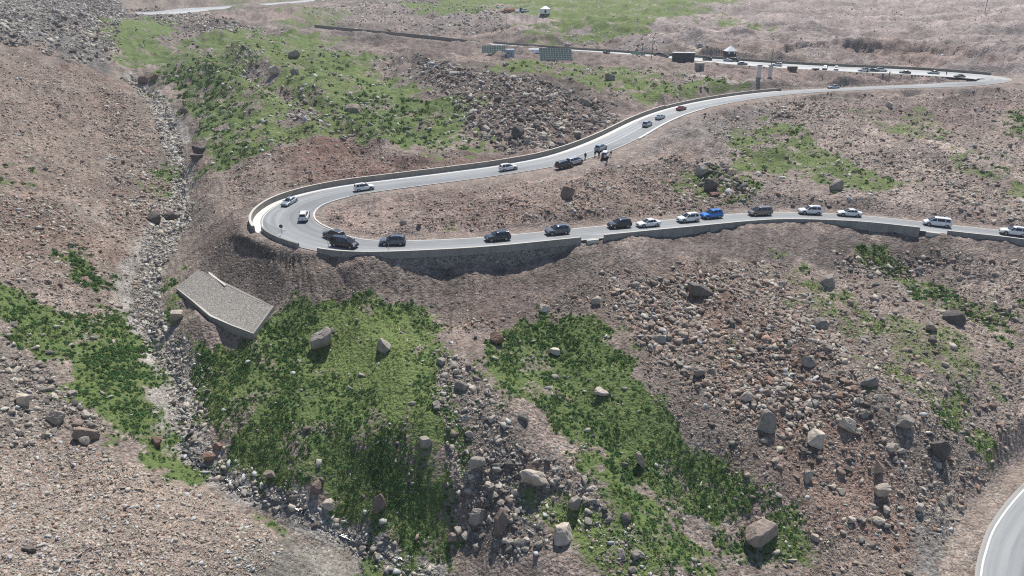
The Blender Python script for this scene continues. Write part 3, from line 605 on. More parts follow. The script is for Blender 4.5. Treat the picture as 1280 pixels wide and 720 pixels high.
# kerb round the inside of the hairpin, pale drain between the upper leg and its uphill wall
kerb = beam('kerb', RM, A(402, 296), A(430, 241), lambda i: -hw_(RM, i) - .32, lambda i: -hw_(RM, i) - .02, -.2, .13, m_conc); tag(kerb, 'white kerb round the inside of the hairpin', None, None, 'structure')
drain = strip('drain', RM, A(335, 288), A(985, 115), lambda i: [(hw_(RM, i) + .02, -.01), (hw_(RM, i) + .55, -.06), (hw_(RM, i) + 1.05, -.06), (hw_(RM, i) + 1.45, .02)], m_conc, .02); tag(drain, 'white concrete drain channel beside the upper road', None, None, 'structure')
kerb2 = beam('kerb', RM, A(780, 172), A(866, 135), lambda i: -hw_(RM, i) - .62, lambda i: -hw_(RM, i) - .06, -.3, lambda i: .16, m_conc); tag(kerb2, 'broad white kerb on the outer edge of the upper road', None, None, 'structure')

m_dkw = wallmat('dark_ditch_wall_concrete', (116, 110, 102), (136, 130, 120))
far_wall = beam('retaining_wall', RM, i_far + 6, A(610, 55), lambda i: -hw_(RM, i) - 1.1, lambda i: -hw_(RM, i) - .6, -.6, lambda i: .95, m_dkw); tag(far_wall, 'dark low wall along the uphill side of the far top road', 'wall')
far_wall2 = beam('retaining_wall', RM, A(605, 54.5), nM, lambda i: hw_(RM, i) + .3, lambda i: hw_(RM, i) + .8, -1.2, lambda i: 1.5, m_dkw); tag(far_wall2, 'dark wall hiding the top road in the upper left of the picture', 'wall')
w1 = beam('retaining_wall', RM, A(327, 288), A(990, 114.5), lambda i: hw_(RM, i) + 1.5, lambda i: hw_(RM, i) + 2.0, -.4, lambda i: 1.15 - .25 * (i > A(850, 138)), m_dkw, topmat=m_cap)
tag(w1, 'long low uphill wall with a pale cap beside the upper road', 'wall')
pl0 = lambda i: hw_(RM, i) + .04; pl1 = lambda i: hw_(RM, i) + .44
pw = beam('parapet', RM, A(400, 300), A(334, 286), pl0, pl1, -1.5, .8, m_parapet) if A(400, 300) < A(334, 286) else None
if pw: tag(pw, 'curved grey concrete parapet round the outside of the hairpin', 'parapet')
rw = empty('retaining_wall', tuple(RM['p'][A(560, 306), :3]), 0, 'tall stone retaining wall topped by a concrete parapet below the lower road', 'wall')
o = beam('parapet', RM, A(717, 294), A(418, 305), pl0, pl1, -.55, .78, m_parapet, topmat=m_cap); o.parent = rw; o.matrix_parent_inverse = rw.matrix_basis.inverted()
from mathutils import Matrix
def attach(o, p):
    o.parent = p; o.matrix_parent_inverse = Matrix.LocRotScale(p.location, p.rotation_euler, None).inverted()
attach(o, rw)
o = beam('masonry', RM, A(717, 294) , A(470, 309), lambda i: hw_(RM, i) - .3, lambda i: hw_(RM, i) + .36, -5, -.55, m_stone); attach(o, rw)
pc = beam('parapet', RM, A(1146, 281.5), A(744, 290.5), pl0, pl1, -1.6, .78, m_parapet, topmat=m_cap); tag(pc, 'long grey concrete parapet along the middle of the lower road', 'parapet')
pd = beam('parapet', RM, 0, A(1177, 285), pl0, pl1, -1.6, .78, m_parapet, topmat=m_cap); tag(pd, 'grey concrete parapet running out of the picture on the right', 'parapet')
for (a, bq, lab) in ((742, 719, 'low pale concrete sill in the left gap of the roadside parapet'), (1175, 1148, 'low pale concrete sill in the right gap of the roadside parapet')):
    va, vb = (291, 294) if a < 800 else (285, 281.5)
    o = beam('concrete_sill', RM, A(a, va) + 1, A(bq, vb) - 1, pl0, lambda i: hw_(RM, i) + .6, -.8, .05, m_cap); tag(o, lab, 'sill')

# gravel-topped concrete apron beside the stream
c_ = APX
cx = np.mean(c_, 0); ap = empty('concrete_apron', (cx[0], cx[1], cx[2] - 2.5), 0, 'sloping grey concrete apron covered with gravel beside the rocky stream', 'apron')
V = list(c_) + [p - np.array([0, 0, 4.2]) for p in c_]; k = 8
inn = [p + (cx - p) / np.linalg.norm((cx - p)[:2]) * .45 for p in c_]
V += [p + np.array([0, 0, .0]) for p in inn]
F = [(i, k + i, k + (i+1) % k, (i+1) % k) for i in range(k)] + [(i, (i+1) % k, 16 + (i+1) % k, 16 + i) for i in range(k)]
o = mesh_obj('retaining_edge', V, F, m_parapet, mats=[m_parapet, m_cap], midx=[0] * 8 + [0, 0, 0, 1, 1, 1, 1, 0]); attach(o, ap)
m_gravel, nt, b = newmat('grey_gravel'); g = N(nt); P = g.pos(); v = g.vor(P, 6); s_ = g.node('ShaderNodeSeparateColor'); nt.links.new(v.outputs['Color'], s_.inputs[0])
c = g.mix(s_.outputs[0], L3(98, 95, 90) + (1,), L3(150, 146, 138) + (1,)); g.put(b, 'Base Color', c); b.inputs['Roughness'].default_value = .95; g.put(b, 'Normal', g.bump(v.outputs['Distance'], .8, .1))
cc = np.mean(inn, 0); Vg = [p + np.array([0, 0, -.04]) for p in inn] + [cc - np.array([0, 0, .06])]
o = mesh_obj('gravel_surface', Vg, [(i, (i+1) % k, k) for i in range(k)], m_gravel); attach(o, ap)
ob = mesh_obj('cap_stone', [at_z(260,341,-46.24), at_z(281,357,-46.24), at_z(283,356,-46.24), at_z(262,340,-46.24)] + [at_z(260,341,-46.24) - np.array([0,0,.5]), at_z(281,357,-46.24) - np.array([0,0,.5]), at_z(283,356,-46.24) - np.array([0,0,.5]), at_z(262,340,-46.24) - np.array([0,0,.5])], [(0,1,2,3),(0,4,5,1),(1,5,6,2),(2,6,7,3),(3,7,4,0)], m_cap); attach(ob, ap)
# ================================================================== rocks
GZ = gz
def gnd(x, y): return bil(GZ, np.asarray(x, float), np.asarray(y, float))
MASKG = roadmask.reshape(NR, NA); GRG = grass.reshape(NR, NA); SHG = shrub.reshape(NR, NA); LUG = lush.reshape(NR, NA)
APRON = np.array([p[:2] for p in c_])
SURF = {'grey': (148,142,133), 'pale': (180,171,158), 'buff': (160,147,134), 'brown': (130,116,107), 'rust': (138,113,99), 'dark': (104,99,95), 'cream': (192,181,165)}
PAL = {'talus': [('grey',5),('dark',3),('pale',1)], 'scree': [('buff',4),('brown',3),('grey',2),('rust',1),('pale',1)], 'bscree': [('buff',6),('cream',4),('pale',2),('grey',1),('rust',2),('brown',1)],
       'grey': [('grey',6),('pale',3),('dark',2),('brown',1)], 'stream': [('grey',5),('pale',7),('dark',2)], 'fill': [('brown',4),('grey',3),('buff',2)], 'slope': [('grey',5),('pale',2),('brown',5),('buff',4),('rust',2),('dark',1)],
       'field': [('dark',4),('grey',4),('brown',3),('pale',1)], 'red': [('brown',4),('rust',3),('grey',2),('buff',1)], 'far': [('grey',2),('pale',3),('buff',2)]}
ZR = [  # outline, stones per square metre, smallest, largest, exponent, palette, clumping, phrase
 ([(-20,-20),(140,-20),(150,20),(135,50),(112,80),(70,72),(0,48),(-20,45)], .55, .5, 3.2, 1.5, 'talus', .2, 'in the grey talus of the upper left corner'),
 ([(-60,55),(0,55),(70,75),(120,82),(170,140),(205,240),(190,285),(100,300),(-60,300)], 2.6, .18, 1.2, 2.1, 'scree', .4, 'on the brown scree slope at the left'),
 ([(110,100),(170,130),(215,250),(190,280),(120,270),(130,190)], 1.6, .3, 1.7, 1.8, 'scree', .6, 'on the brown scree slope at the left'),
 ([(-40,235),(60,245),(110,290),(150,330),(160,400),(110,400),(50,372),(0,348),(-40,345)], 9., .14, 1.2, 1.95, 'scree', .4, 'in the rubble left of the stream'),
 ([(-40,425),(0,425),(60,470),(100,500),(140,545),(60,548),(-40,545)], 9., .16, 1.6, 1.8, 'grey', .4, 'in the pale rubble above the bottom left scree'),
 ([(-60,538),(60,545),(180,585),(250,610),(330,655),(355,690),(300,725),(-60,740)], 26., .11, .75, 2.25, 'bscree', .15, 'on the buff scree in the bottom left corner'),
 ([(290,690),(360,672),(440,690),(500,730),(250,740)], 10., .07, .3, 2.4, 'grey', .3, 'on the gravel flat at the bottom'),
 ([(u + w, v) for u, v, w in STREAM[7:]] + [(u - w, v) for u, v, w in STREAM[:6:-1]], 15., .15, 1.3, 1.75, 'stream', .25, 'in the rocky stream bed'),
 ([(u + w, v) for u, v, w in STREAM[:9]] + [(u - w, v) for u, v, w in STREAM[8::-1]], 6., .25, 1.7, 1.6, 'stream', .25, 'in the upper stream bed'),
 ([(560,440),(600,460),(650,540),(700,590),(790,640),(870,725),(780,725),(700,640),(640,620),(660,690),(620,700),(580,640),(560,580),(540,500)], 8., .16, 1.7, 1.8, 'grey', .5, 'along the boulder ridge in the middle'),
 ([(590,560),(660,570),(740,600),(790,640),(720,620),(650,620),(690,690),(620,710),(580,680),(570,620)], 6., .2, 1.9, 1.7, 'grey', .5, 'along the boulder ridge in the middle'),
 ([(480,400),(560,430),(600,520),(560,540),(510,480)], 3., .15, 1.0, 1.8, 'grey', .7, 'among the turf of the central ridge'),
 ([(240,300),(320,300),(400,320),(560,345),(700,330),(760,310),(800,330),(700,400),(600,420),(440,372),(340,375)], 5., .09, .6, 2.2, 'fill', .3, 'on the dark fill below the road'),
 ([(520,380),(600,405),(690,370),(760,350),(800,390),(700,395),(620,440),(560,420)], 2., .2, 1.1, 1.7, 'red', .6, 'at the foot of the road fill'),
 ([(750,345),(860,320),(980,330),(1080,400),(1200,540),(1190,640),(1140,725),(1000,725),(900,590),(830,500),(770,410)], 10., .13, 1.5, 2.2, 'slope', .5, 'on the rocky slope below the lower road'),
 ([(760,360),(880,335),(1000,360),(1060,440),(1100,520),(1000,540),(900,520),(830,460)], 3.2, .38, 1.6, 1.8, 'slope', .8, 'on the rocky slope below the lower road'),
 ([(130,110),(165,100),(205,160),(218,240),(200,290),(185,400),(150,400),(120,300),(150,220)], 3., .16, 1.1, 1.9, 'scree', .5, 'on the brown scree slope at the left'),
 ([(860,440),(960,440),(1060,510),(1150,560),(1120,620),(1040,590),(930,540)], 1.2, .3, 1.5, 1.7, 'slope', .8, 'on the reddish slope at the lower right'),
 ([(1040,310),(1290,330),(1290,590),(1210,620),(1130,540),(1070,430)], 5., .14, 1.4, 1.9, 'slope', .5, 'on the slope at the right edge'),
 ([(1140,560),(1230,590),(1230,620),(1180,680),(1150,650)], 4., .2, 1.3, 1.6, 'slope', .7, 'beside the near road bend'),
 ([(410,270),(560,240),(720,226),(860,195),(940,262),(740,282),(520,295),(430,297)], 5., .12, .9, 2.0, 'red', .5, 'on the bank between the two road legs'),
 ([(530,250),(600,246),(690,262),(660,285),(560,287),(520,280)], 4., .22, 1.0, 1.7, 'red', .7, 'on the bank between the two road legs'),
 ([(690,228),(760,215),(850,195),(945,245),(930,262),(740,282),(690,275)], 3.4, .2, 1.2, 1.75, 'slope', .75, 'on the bank between the two road legs'),
 ([(1060,190),(1180,190),(1270,240),(1180,262),(1080,250)], 1.2, .25, 1.3, 1.8, 'slope', .8, 'on the bare slope at the right'),
 ([(1030,320),(1160,325),(1180,350),(1060,345)], 3., .3, 1.6, 1.6, 'field', .6, 'on the slope at the right edge'),
 ([(855,200),(900,205),(950,240),(940,255),(880,240),(850,225)], 1.6, .5, 2.2, 1.4, 'field', .3, 'in the dark boulder cluster above the lower road'),
 ([(880,130),(1000,118),(1290,112),(1290,280),(960,262),(900,200)], 1.7, .2, 1.5, 2.0, 'slope', .5, 'on the bare slope at the right'),
 ([(955,130),(1010,128),(1090,140),(1010,152),(950,150)], 1.4, .4, 1.8, 1.6, 'slope', .6, 'on the bare slope at the right'),
 ([(500,70),(620,90),(740,122),(775,150),(765,168),(700,190),(640,195),(560,130)], 1.25, .45, 2.8, 1.5, 'field', .45, 'in the dark boulder field above the road'),
 ([(420,60),(520,70),(600,130),(680,190),(600,190),(520,110)], .5, .4, 2.2, 1.6, 'grey', .7, 'on the upper grassy slope'),
 ([(210,40),(360,36),(500,90),(620,180),(560,200),(420,170),(260,210)], .28, .4, 2.2, 1.6, 'grey', .8, 'on the upper grassy slope'),
 ([(270,45),(320,60),(360,100),(440,150),(470,190),(420,180),(350,130),(290,90)], .6, .5, 2.2, 1.5, 'field', .7, 'on the upper grassy slope'),
 ([(300,170),(440,150),(500,195),(640,200),(460,228),(390,236),(300,240)], 2.4, .18, 1.2, 1.9, 'red', .5, 'on the cut bank above the hairpin'),
 ([(230,190),(310,190),(330,240),(300,290),(250,290)], 1.4, .15, .8, 2., 'scree', .5, 'on the stony shoulder left of the hairpin'),
 ([(380,10),(540,0),(640,10),(640,52),(520,42),(430,35)], .13, .6, 3., 1.6, 'far', .6, 'on the hillside beyond the top road'),
 ([(640,40),(820,40),(820,62),(700,58)], .12, .6, 2.4, 1.7, 'far', .7, 'on the hillside beyond the top road'),
 ([(700,5),(1290,5),(1290,90),(1000,75),(860,60)], .06, .35, 1.6, 1.9, 'far', .6, 'on the far hillside'),
 ([(600,75),(900,90),(860,120),(760,135),(700,100)], .3, .4, 1.8, 1.7, 'grey', .8, 'below the solar panels'),
 ([(250,430),(420,375),(545,410),(580,590),(530,690),(400,630),(270,570)], .45, .2, 1.3, 1.6, 'grey', .8, 'among the shrubs of the central bank'),
 ([(600,430),(760,400),(870,580),(1020,670),(960,720),(800,610),(640,500)], .6, .2, 1.3, 1.6, 'grey', .8, 'among the shrubs of the gully'),
 ([(700,600),(860,690),(900,730),(760,730)], 1., .2, 1.2, 1.6, 'grey', .8, 'among the shrubs of the gully'),
 ([(0,345),(150,410),(190,520),(130,545),(0,430)], .8, .2, 1.5, 1.6, 'grey', .8, 'among the greenery left of the stream'),
 ([(140,20),(230,40),(160,95),(120,80)], .15, .4, 2., 1.6, 'grey', .8, 'on the green patch of the upper left'),
 ([(150,8),(215,12),(290,24),(330,30),(250,42),(180,24)], .35, .6, 3., 1.5, 'grey', .5, 'by the road bend in the upper left'),
]
rx, ry, rs, rc, rz_ = [], [], [], [], []
keys = list(SURF)
for q, (px, dens, lo, hi, al, pal, clump, phrase) in enumerate(ZR):
    L = poly_world(px); a = L.min(0); bb = L.max(0); n = int(dens * (bb - a).prod()); n = min(int(n * 1.7), 140000)
    x = rng.uniform(a[0], bb[0], n); y = rng.uniform(a[1], bb[1], n); r = np.hypot(x, y); wob = .05 * r
    wx = (fbm(x / wob, y / wob, 400 + q, 4) - .5) * wob * 1.2; wy = (fbm(x / wob, y / wob, 440 + q, 4) - .5) * wob * 1.2
    k = inside(x + wx, y + wy, L)
    x, y = x[k], y[k]; cl = fbm(x / (3 + .02 * r[k]), y / (3 + .02 * r[k]), 500 + q, 4, .6) + .045 * bil(STREAK, x, y)
    k = rng.random(len(x)) < np.clip((1 - clump) + clump * 2.2 * sstep(.42, .66, cl), 0, 1); x, y = x[k], y[k]
    s = lo * (1 - rng.random(len(x)) * (1 - (lo / hi) ** al)) ** (-1 / al)
    mk = bil(MASKG, x, y); gs = bil(GRG, x, y)
    k = (mk < .62) & ~inside(x, y, APRON) & (rng.random(len(x)) > gs * .55) & ((seg_dist(x, y, APRON, True) > s * .6 + .2))
    x, y, s = x[k], y[k], s[k]
    names, wts = zip(*PAL[pal]); ci = rng.choice([keys.index(nm) for nm in names], len(x), p=np.array(wts) / sum(wts))
    rx.append(x); ry.append(y); rs.append(s); rc.append(ci); rz_.append(np.full(len(x), q))
rx, ry, rs, rc, rz_ = map(np.concatenate, (rx, ry, rs, rc, rz_))

def hull_rock(dirs, cuts, rg):
    nrm = rg.normal(size=(cuts, 3)); nrm[:6] = np.array([[1,0,0],[-1,0,0],[0,1,0],[0,-1,0],[0,0,1],[0,0,-1]])[:cuts][:6] + rg.normal(0, .48, (min(6, cuts), 3)); nrm /= np.linalg.norm(nrm, axis=1)[:, None]; dd = rg.uniform(.5, 1., cuts)
    c = dirs @ nrm.T; rr = np.where(c > .05, dd / np.maximum(c, .05), 9).min(1); return dirs * np.minimum(rr, 1.25)[:, None]
def ico(sub):
    bm = bmesh.new(); bmesh.ops.create_icosphere(bm, subdivisions=sub, radius=1.)
    V = np.array([v.co[:] for v in bm.verts]); F = np.array([[v.index for v in f.verts] for f in bm.faces]); bm.free(); return V / np.linalg.norm(V, axis=1)[:, None], F
I1, F1 = ico(1); I2, F2 = ico(2); I4, F4 = ico(5)
def convex(npts, rg):
    p = rg.uniform(-1, 1, (npts, 3)); k = np.abs(p).argmax(1); p[np.arange(npts), k] = np.sign(p[np.arange(npts), k]) * rg.uniform(.7, 1, npts)      # points on a rough block
    bm = bmesh.new(); [bm.verts.new(q) for q in p]; r = bmesh.ops.convex_hull(bm, input=bm.verts)
    bmesh.ops.delete(bm, geom=[v for v in bm.verts if not v.link_faces], context='VERTS'); bmesh.ops.triangulate(bm, faces=bm.faces[:]); bm.verts.index_update()
    V = np.array([v.co[:] for v in bm.verts]); F = np.array([[v.index for v in f.verts] for f in bm.faces]); bm.free(); V -= (V.max(0) + V.min(0)) / 2; return V / np.abs(V).max(), F
lowR = [convex(9, rng) for _ in range(36)]; midR = [convex(14, rng) for _ in range(40)]

# -------- the boulders measured in the photograph: (u, v of the foot, width px, height px, colour, roundness 0..1, label)
BOULD = [
 (950,682,50,36,'buff',.1,'large buff wedge boulder in the shrubs at the bottom of the gully'),
 (1099,624,27,24,'cream',.6,'smooth cream rounded boulder on the reddish slope at lower right'),
 (1019,562,27,26,'pale',.1,'pale faceted boulder standing on bare red scree below the pale block'),
 (1057,541,25,22,'pale',.0,'pale square-edged block with a dark shadow on the right slope'),
 (957,543,30,36,'grey',.0,'upright grey slab with a pointed top on the right slope'),
 (1176,578,26,34,'dark',.1,'dark grey leaning slab above the near road bend'),
 (1008,604,14,19,'pale',.2,'narrow pale stone standing upright in the reddish scree'),
 (1097,657,18,11,'cream',.4,'flat cream stone below the smooth cream boulder'),
 (1114,565,18,12,'pale',.2,'flat pale stone to the right of the pale faceted boulder'),
 (1098,594,14,24,'buff',.1,'tall thin buff stone just above the smooth cream boulder'),
 (1148,641,12,14,'pale',.4,'pale oval stone propped beside a dark rock near the grey dust patch'),
 (1130,536,28,19,'grey',.3,'broad grey boulder below the green strip on the right slope'),
 (872,374,38,20,'dark',.1,'long dark tilted slab on the slope under the blue car'),
 (872,473,19,17,'grey',.5,'grey rounded boulder at the edge of the gully shrubs'),
 (933,502,19,15,'pale',.5,'pale rounded boulder in the middle of the rocky slope'),
 (1027,414,24,18,'grey',.3,'grey boulder at the top of the red scree streak'),
 (1035,360,24,18,'grey',.2,'grey boulder under the white cars of the lower road'),
 (1010,460,22,16,'grey',.2,'grey angular boulder halfway down the red scree streak'),
 (1086,486,26,17,'grey',.3,'wide grey boulder left of the green strip on the right'),
 (1191,407,30,20,'dark',.3,'dark boulder above the green hollow at the right edge'),
 (1163,416,16,14,'grey',.2,'small grey boulder left of the dark boulder at the right'),
 (710,251,22,20,'brown',.2,'brown boulder with a dark face on the bank between the road legs'),
 (623,434,22,21,'rust',.1,'rust coloured block at the top edge of the gully grass'),
 (405,440,34,32,'grey',.0,'large grey angular block on the bright grass of the central bank'),
 (666,609,46,30,'pale',.2,'largest pale boulder on the boulder ridge in the middle'),
 (627,671,25,38,'brown',.0,'tall brown block with a pale sloping top on the boulder ridge'),
 (704,684,28,30,'pale',.1,'pale jagged boulder at the lower end of the boulder ridge'),
 (719,637,21,20,'grey',.2,'grey block standing alone on the lower lawn'),
 (682,617,15,14,'dark',.5,'round dark boulder at the right foot of the largest pale boulder'),
 (596,586,26,17,'pale',.3,'flat pale boulder at the upper left of the boulder ridge'),
 (597,655,24,22,'grey',.2,'grey boulder left of the tall brown block'),
 (474,641,22,26,'brown',.1,'brown block at the edge of the stream under the dark shrubs'),
 (565,680,15,18,'buff',.1,'buff block low on the dark shrub slope'),
 (531,561,21,16,'grey',.2,'grey boulder alone on the lime green lawn'),
 (800,588,13,28,'buff',.1,'tall thin buff stone standing among the gully shrubs'),
 (338,598,19,12,'buff',.1,'buff block lying in the dark shrubs above the stream'),
 (394,620,16,20,'brown',.1,'brown upright block on the right bank of the lower stream'),
 (411,638,18,16,'pale',.3,'pale boulder in the lower stream below the brown upright block'),
 (261,579,17,15,'rust',.3,'rust coloured boulder at the narrow of the stream'),
 (273,563,13,12,'rust',.2,'small rust coloured stone on the right bank above its larger twin'),
 (195,560,17,15,'rust',.2,'reddish boulder on the left bank of the stream'),
 (108,552,36,20,'brown',.3,'long brown boulder at the upper edge of the buff scree'),
 (72,534,28,24,'grey',.1,'big grey block at the head of the bottom left scree'),
 (30,510,26,20,'pale',.1,'pale block in the rubble at the left edge'),
 (106,558,18,14,'pale',.4,'pale round stone in front of the long brown boulder'),
 (222,404,20,18,'cream',.2,'cream block in the stream just below the concrete apron'),
 (194,281,23,15,'dark',.3,'dark flat boulder across the stream, left of a twin'),
 (215,278,21,13,'dark',.3,'dark boulder in the stream, the right one of a pair'),
 (442,146,27,16,'buff',.3,'lone buff boulder in the dark green grass of the upper slope'),
 (343,96,17,15,'pale',.1,'pale boulder at the top of the rocky streak in the upper grass'),
 (369,74,20,12,'grey',.3,'grey flat boulder on the bright upper grass'),
 (368,97,13,13,'grey',.2,'grey boulder to the right of the pale one in the upper grass'),
 (646,176,19,19,'dark',.2,'dark grey boulder above the uphill wall of the road'),
 (733,135,17,14,'grey',.3,'grey boulder at the right end of the dark boulder field'),
 (762,102,15,10,'grey',.3,'low grey boulder on the grass right of the solar panels'),
 (887,243,22,22,'dark',.2,'big dark block in front of the boulder cluster above the blue car'),
 (877,222,19,18,'grey',.1,'pale topped boulder at the back of the cluster above the blue car'),
 (895,246,20,7,'rust',.2,'pinkish slab lying at the foot of the big dark block'),
 (1043,241,20,19,'grey',.6,'rounded grey boulder on the green patch of the right slope'),
 (1111,137,10,10,'pale',.1,'pale square block on the bare slope below the upper road'),
 (181,107,20,12,'brown',.1,'brown block beside the upper stream, left of the rust one'),
 (193,101,12,10,'rust',.1,'rust coloured block beside the upper stream'),
 (232,145,11,12,'dark',.3,'dark stone on the green right bank of the upper stream'),
 (249,193,19,11,'dark',.2,'dark wedge on the right bank of the upper stream'),
 (246,202,19,10,'dark',.2,'dark flat stone below the wedge on the stream bank'),
 (40,692,18,13,'dark',.0,'dark pyramid shaped stone on the buff scree'),
 (504,283,11,9,'grey',.3,'grey round stone behind the guard line of the lower road near the hairpin'),
 (524,285,8,7,'brown',.1,'small square brown stone above the lower road near the hairpin'),
 (577,488,20,15,'grey',.3,'grey boulder at the upper end of the central ridge'),
 (654,528,17,12,'grey',.2,'grey boulder at the left edge of the gully'),
 (694,446,16,12,'pale',.2,'pale boulder among the shrubs near the top of the gully'),
 (752,496,26,12,'pale',.1,'flat pale slab among the gully shrubs'),
 (480,440,22,18,'grey',.2,'grey boulder half sunk in the central lawn'),
 (823,430,22,12,'grey',.2,'grey slab left of the rocky slope near the gully head'),
 (1200,640,12,10,'buff',.2,'buff stone at the verge of the near road bend'),
 (680,392,16,12,'cream',.2,'cream stone at the top left corner of the gully'),
 (745,382,16,12,'pale',.2,'pale stone at the top right corner of the gully'),
]
mats_rock = {}
def rockmat(nm):
    if nm in mats_rock: return mats_rock[nm]
    m, nt, b = newmat(nm + '_rock'); g = N(nt); P = g.pos(); base = L3(*SURF[nm])
    oi = g.node('ShaderNodeObjectInfo').outputs['Random']
    c = g.mix(g.rng(g.noise(P, 1.1, 6, .65), .3, .7), tuple(x * .62 for x in base) + (1,), tuple(min(.7, x * 1.22) for x in base) + (1,))
    c = g.mix(g.math('MULTIPLY', g.rng(g.noise(P, 4., 5, .7), .52, .72), .6), c, tuple(x * .35 for x in base) + (1,))            # cracks and lichen
    c = g.mix(g.math('MULTIPLY', g.rng(g.noise(P, 2.3, 4, .7), .58, .7), .4), c, L3(150, 148, 130) + (1,))
    c = g.mix(1., c, g.mix(oi, (.8, .8, .8, 1), (1.15, 1.12, 1.1, 1)), 'MULTIPLY')
    g.put(b, 'Base Color', c); b.inputs['Roughness'].default_value = .92; b.inputs['Specular IOR Level'].default_value = .25
    g.put(b, 'Normal', g.bump(g.noise(P, 3., 8, .7), .7, .15)); mats_rock[nm] = m; return m
def boulder_mesh(seed, roundness, sub=I4, F=F4):
    rg = np.random.default_rng(seed); v = hull_rock(sub, 10 if roundness < .25 else 16, rg); rn = np.linalg.norm(v, axis=1)
    v = v * (1 - roundness * .6 + roundness * .6 * (.92 / rn))[:, None]
    d = fbm(sub[:, 0] * 3 + seed, sub[:, 1] * 3 + sub[:, 2] * 2.2, seed, 4) - .5; e = fbm(sub[:, 0] * 9 + seed, sub[:, 1] * 9 + sub[:, 2] * 7, seed + 3, 3) - .5
    v = v * (1 + d * .16 + e * .05)[:, None]; v -= (v.max(0) + v.min(0)) / 2; v /= (v.max(0) - v.min(0)) ; v[:, 2] += .5; return v, F   # unit box on z = 0
placed = []
def px_depth(p): return p[1] * cP - (p[2] - ZC) * sP
for k, (u, v, wp, hp, cn, rd_, lab) in enumerate(BOULD):
    p = castz(u, v - hp * .25); d = px_depth(p); wd = wp * d / FPX; hd = hp * d / FPX * .95
    V, F = boulder_mesh(1000 + k, rd_); wd *= .82; hd *= .82; V = V * np.array([wd * 1.05, max(wd * .6, min(hd, wd) * .85), hd * 1.25]); V[:, 2] -= hd * .28
    o = mesh_obj('boulder', V, F, rockmat(cn), smooth=False); o.location = tuple(p); o.rotation_euler = (random.uniform(-.22, .22), random.uniform(-.25, .25), random.uniform(-.4, .4))
    tag(o, lab, 'boulder', None); placed.append((p[0], p[1], wd))
pl = np.array(placed)
keep = np.ones(len(rx), bool)
for x, y, wd in placed: keep &= (rx - x) ** 2 + (ry - y) ** 2 > (wd * .42 + rs * .3) ** 2
rx, ry, rs, rc, rz_ = rx[keep], ry[keep], rs[keep], rc[keep], rz_[keep]
zz = gnd(rx, ry); dep = ry * cP - (zz - ZC) * sP; pxs = rs * FPX / dep
uu = 640 + FPX * rx / dep; vv = 360 - FPX * (ry * sP + (zz - ZC) * cP) / dep; inframe = (uu > 5) & (uu < 1275) & (vv > 5) & (vv < 715)
order = np.argsort(-np.where(inframe, pxs, 0)); NIND = 222
ind = order[:NIND]
protos = []
for k in range(14):
    V, F = boulder_mesh(3000 + k, [.05, .2, .45][k % 3]); me_o = mesh_obj('boulder', V, F, rockmat('grey')); protos.append(me_o)
used = [False] * 14
SHAPE = ['sharp edged', 'angular', 'rounded']
for k, i in enumerate(ind):
    q = k % 14
    o = protos[q] if not used[q] else protos[q].copy()
    if used[q]: COL.objects.link(o)
    used[q] = True; s = rs[i] * .86; asp = rng.uniform(.6, .95); hh = rng.uniform(.5, .85)
    o.location = (rx[i], ry[i], zz[i] - s * hh * .34); o.scale = (s, s * asp, s * hh * 1.1); o.rotation_euler = (rng.uniform(-.2, .2), rng.uniform(-.2, .2), rng.uniform(0, 6.28))
    cn = keys[rc[i]]; o.material_slots[0].link = 'OBJECT'; o.material_slots[0].material = rockmat(cn)
    phrase = ZR[int(rz_[i])][7]
    tag(o, f"{cn if cn != 'rust' else 'rust coloured'} {SHAPE[q % 3]} boulder {phrase}", 'boulder', 'boulders ' + phrase)
rest = np.ones(len(rx), bool); rest[ind] = False
rest &= pxs > .55
rx, ry, rs, rc, zz, pxs, rz_ = rx[rest], ry[rest], rs[rest], rc[rest], zz[rest], pxs[rest], rz_[rest]
m_scree, nt, b = newmat('loose_stone'); g = N(nt); P = g.pos(); a = g.attr('tone', 'Color')
c = g.mix(1., a, g.mix(g.rng(g.noise(P, 2.2, 5, .7), .3, .7), (.66, .66, .66, 1), (1.25, 1.24, 1.22, 1)), 'MULTIPLY')
g.put(b, 'Base Color', c); b.inputs['Roughness'].default_value = .92; b.inputs['Specular IOR Level'].default_value = .25; g.put(b, 'Normal', g.bump(g.noise(P, 6., 5, .7), .5, .05))
pal = np.array([lin(SURF[k]) for k in keys])
def rot_batch(n):
    q = rng.normal(size=(n, 4)); q[:, 1:3] *= .35; q /= np.linalg.norm(q, axis=1)[:, None]; w, x, y, z = q.T
    return np.stack([np.stack([1-2*(y*y+z*z), 2*(x*y-w*z), 2*(x*z+w*y)], -1), np.stack([2*(x*y+w*z), 1-2*(x*x+z*z), 2*(y*z-w*x)], -1), np.stack([2*(x*z-w*y), 2*(y*z+w*x), 1-2*(x*x+y*y)], -1)], 1)
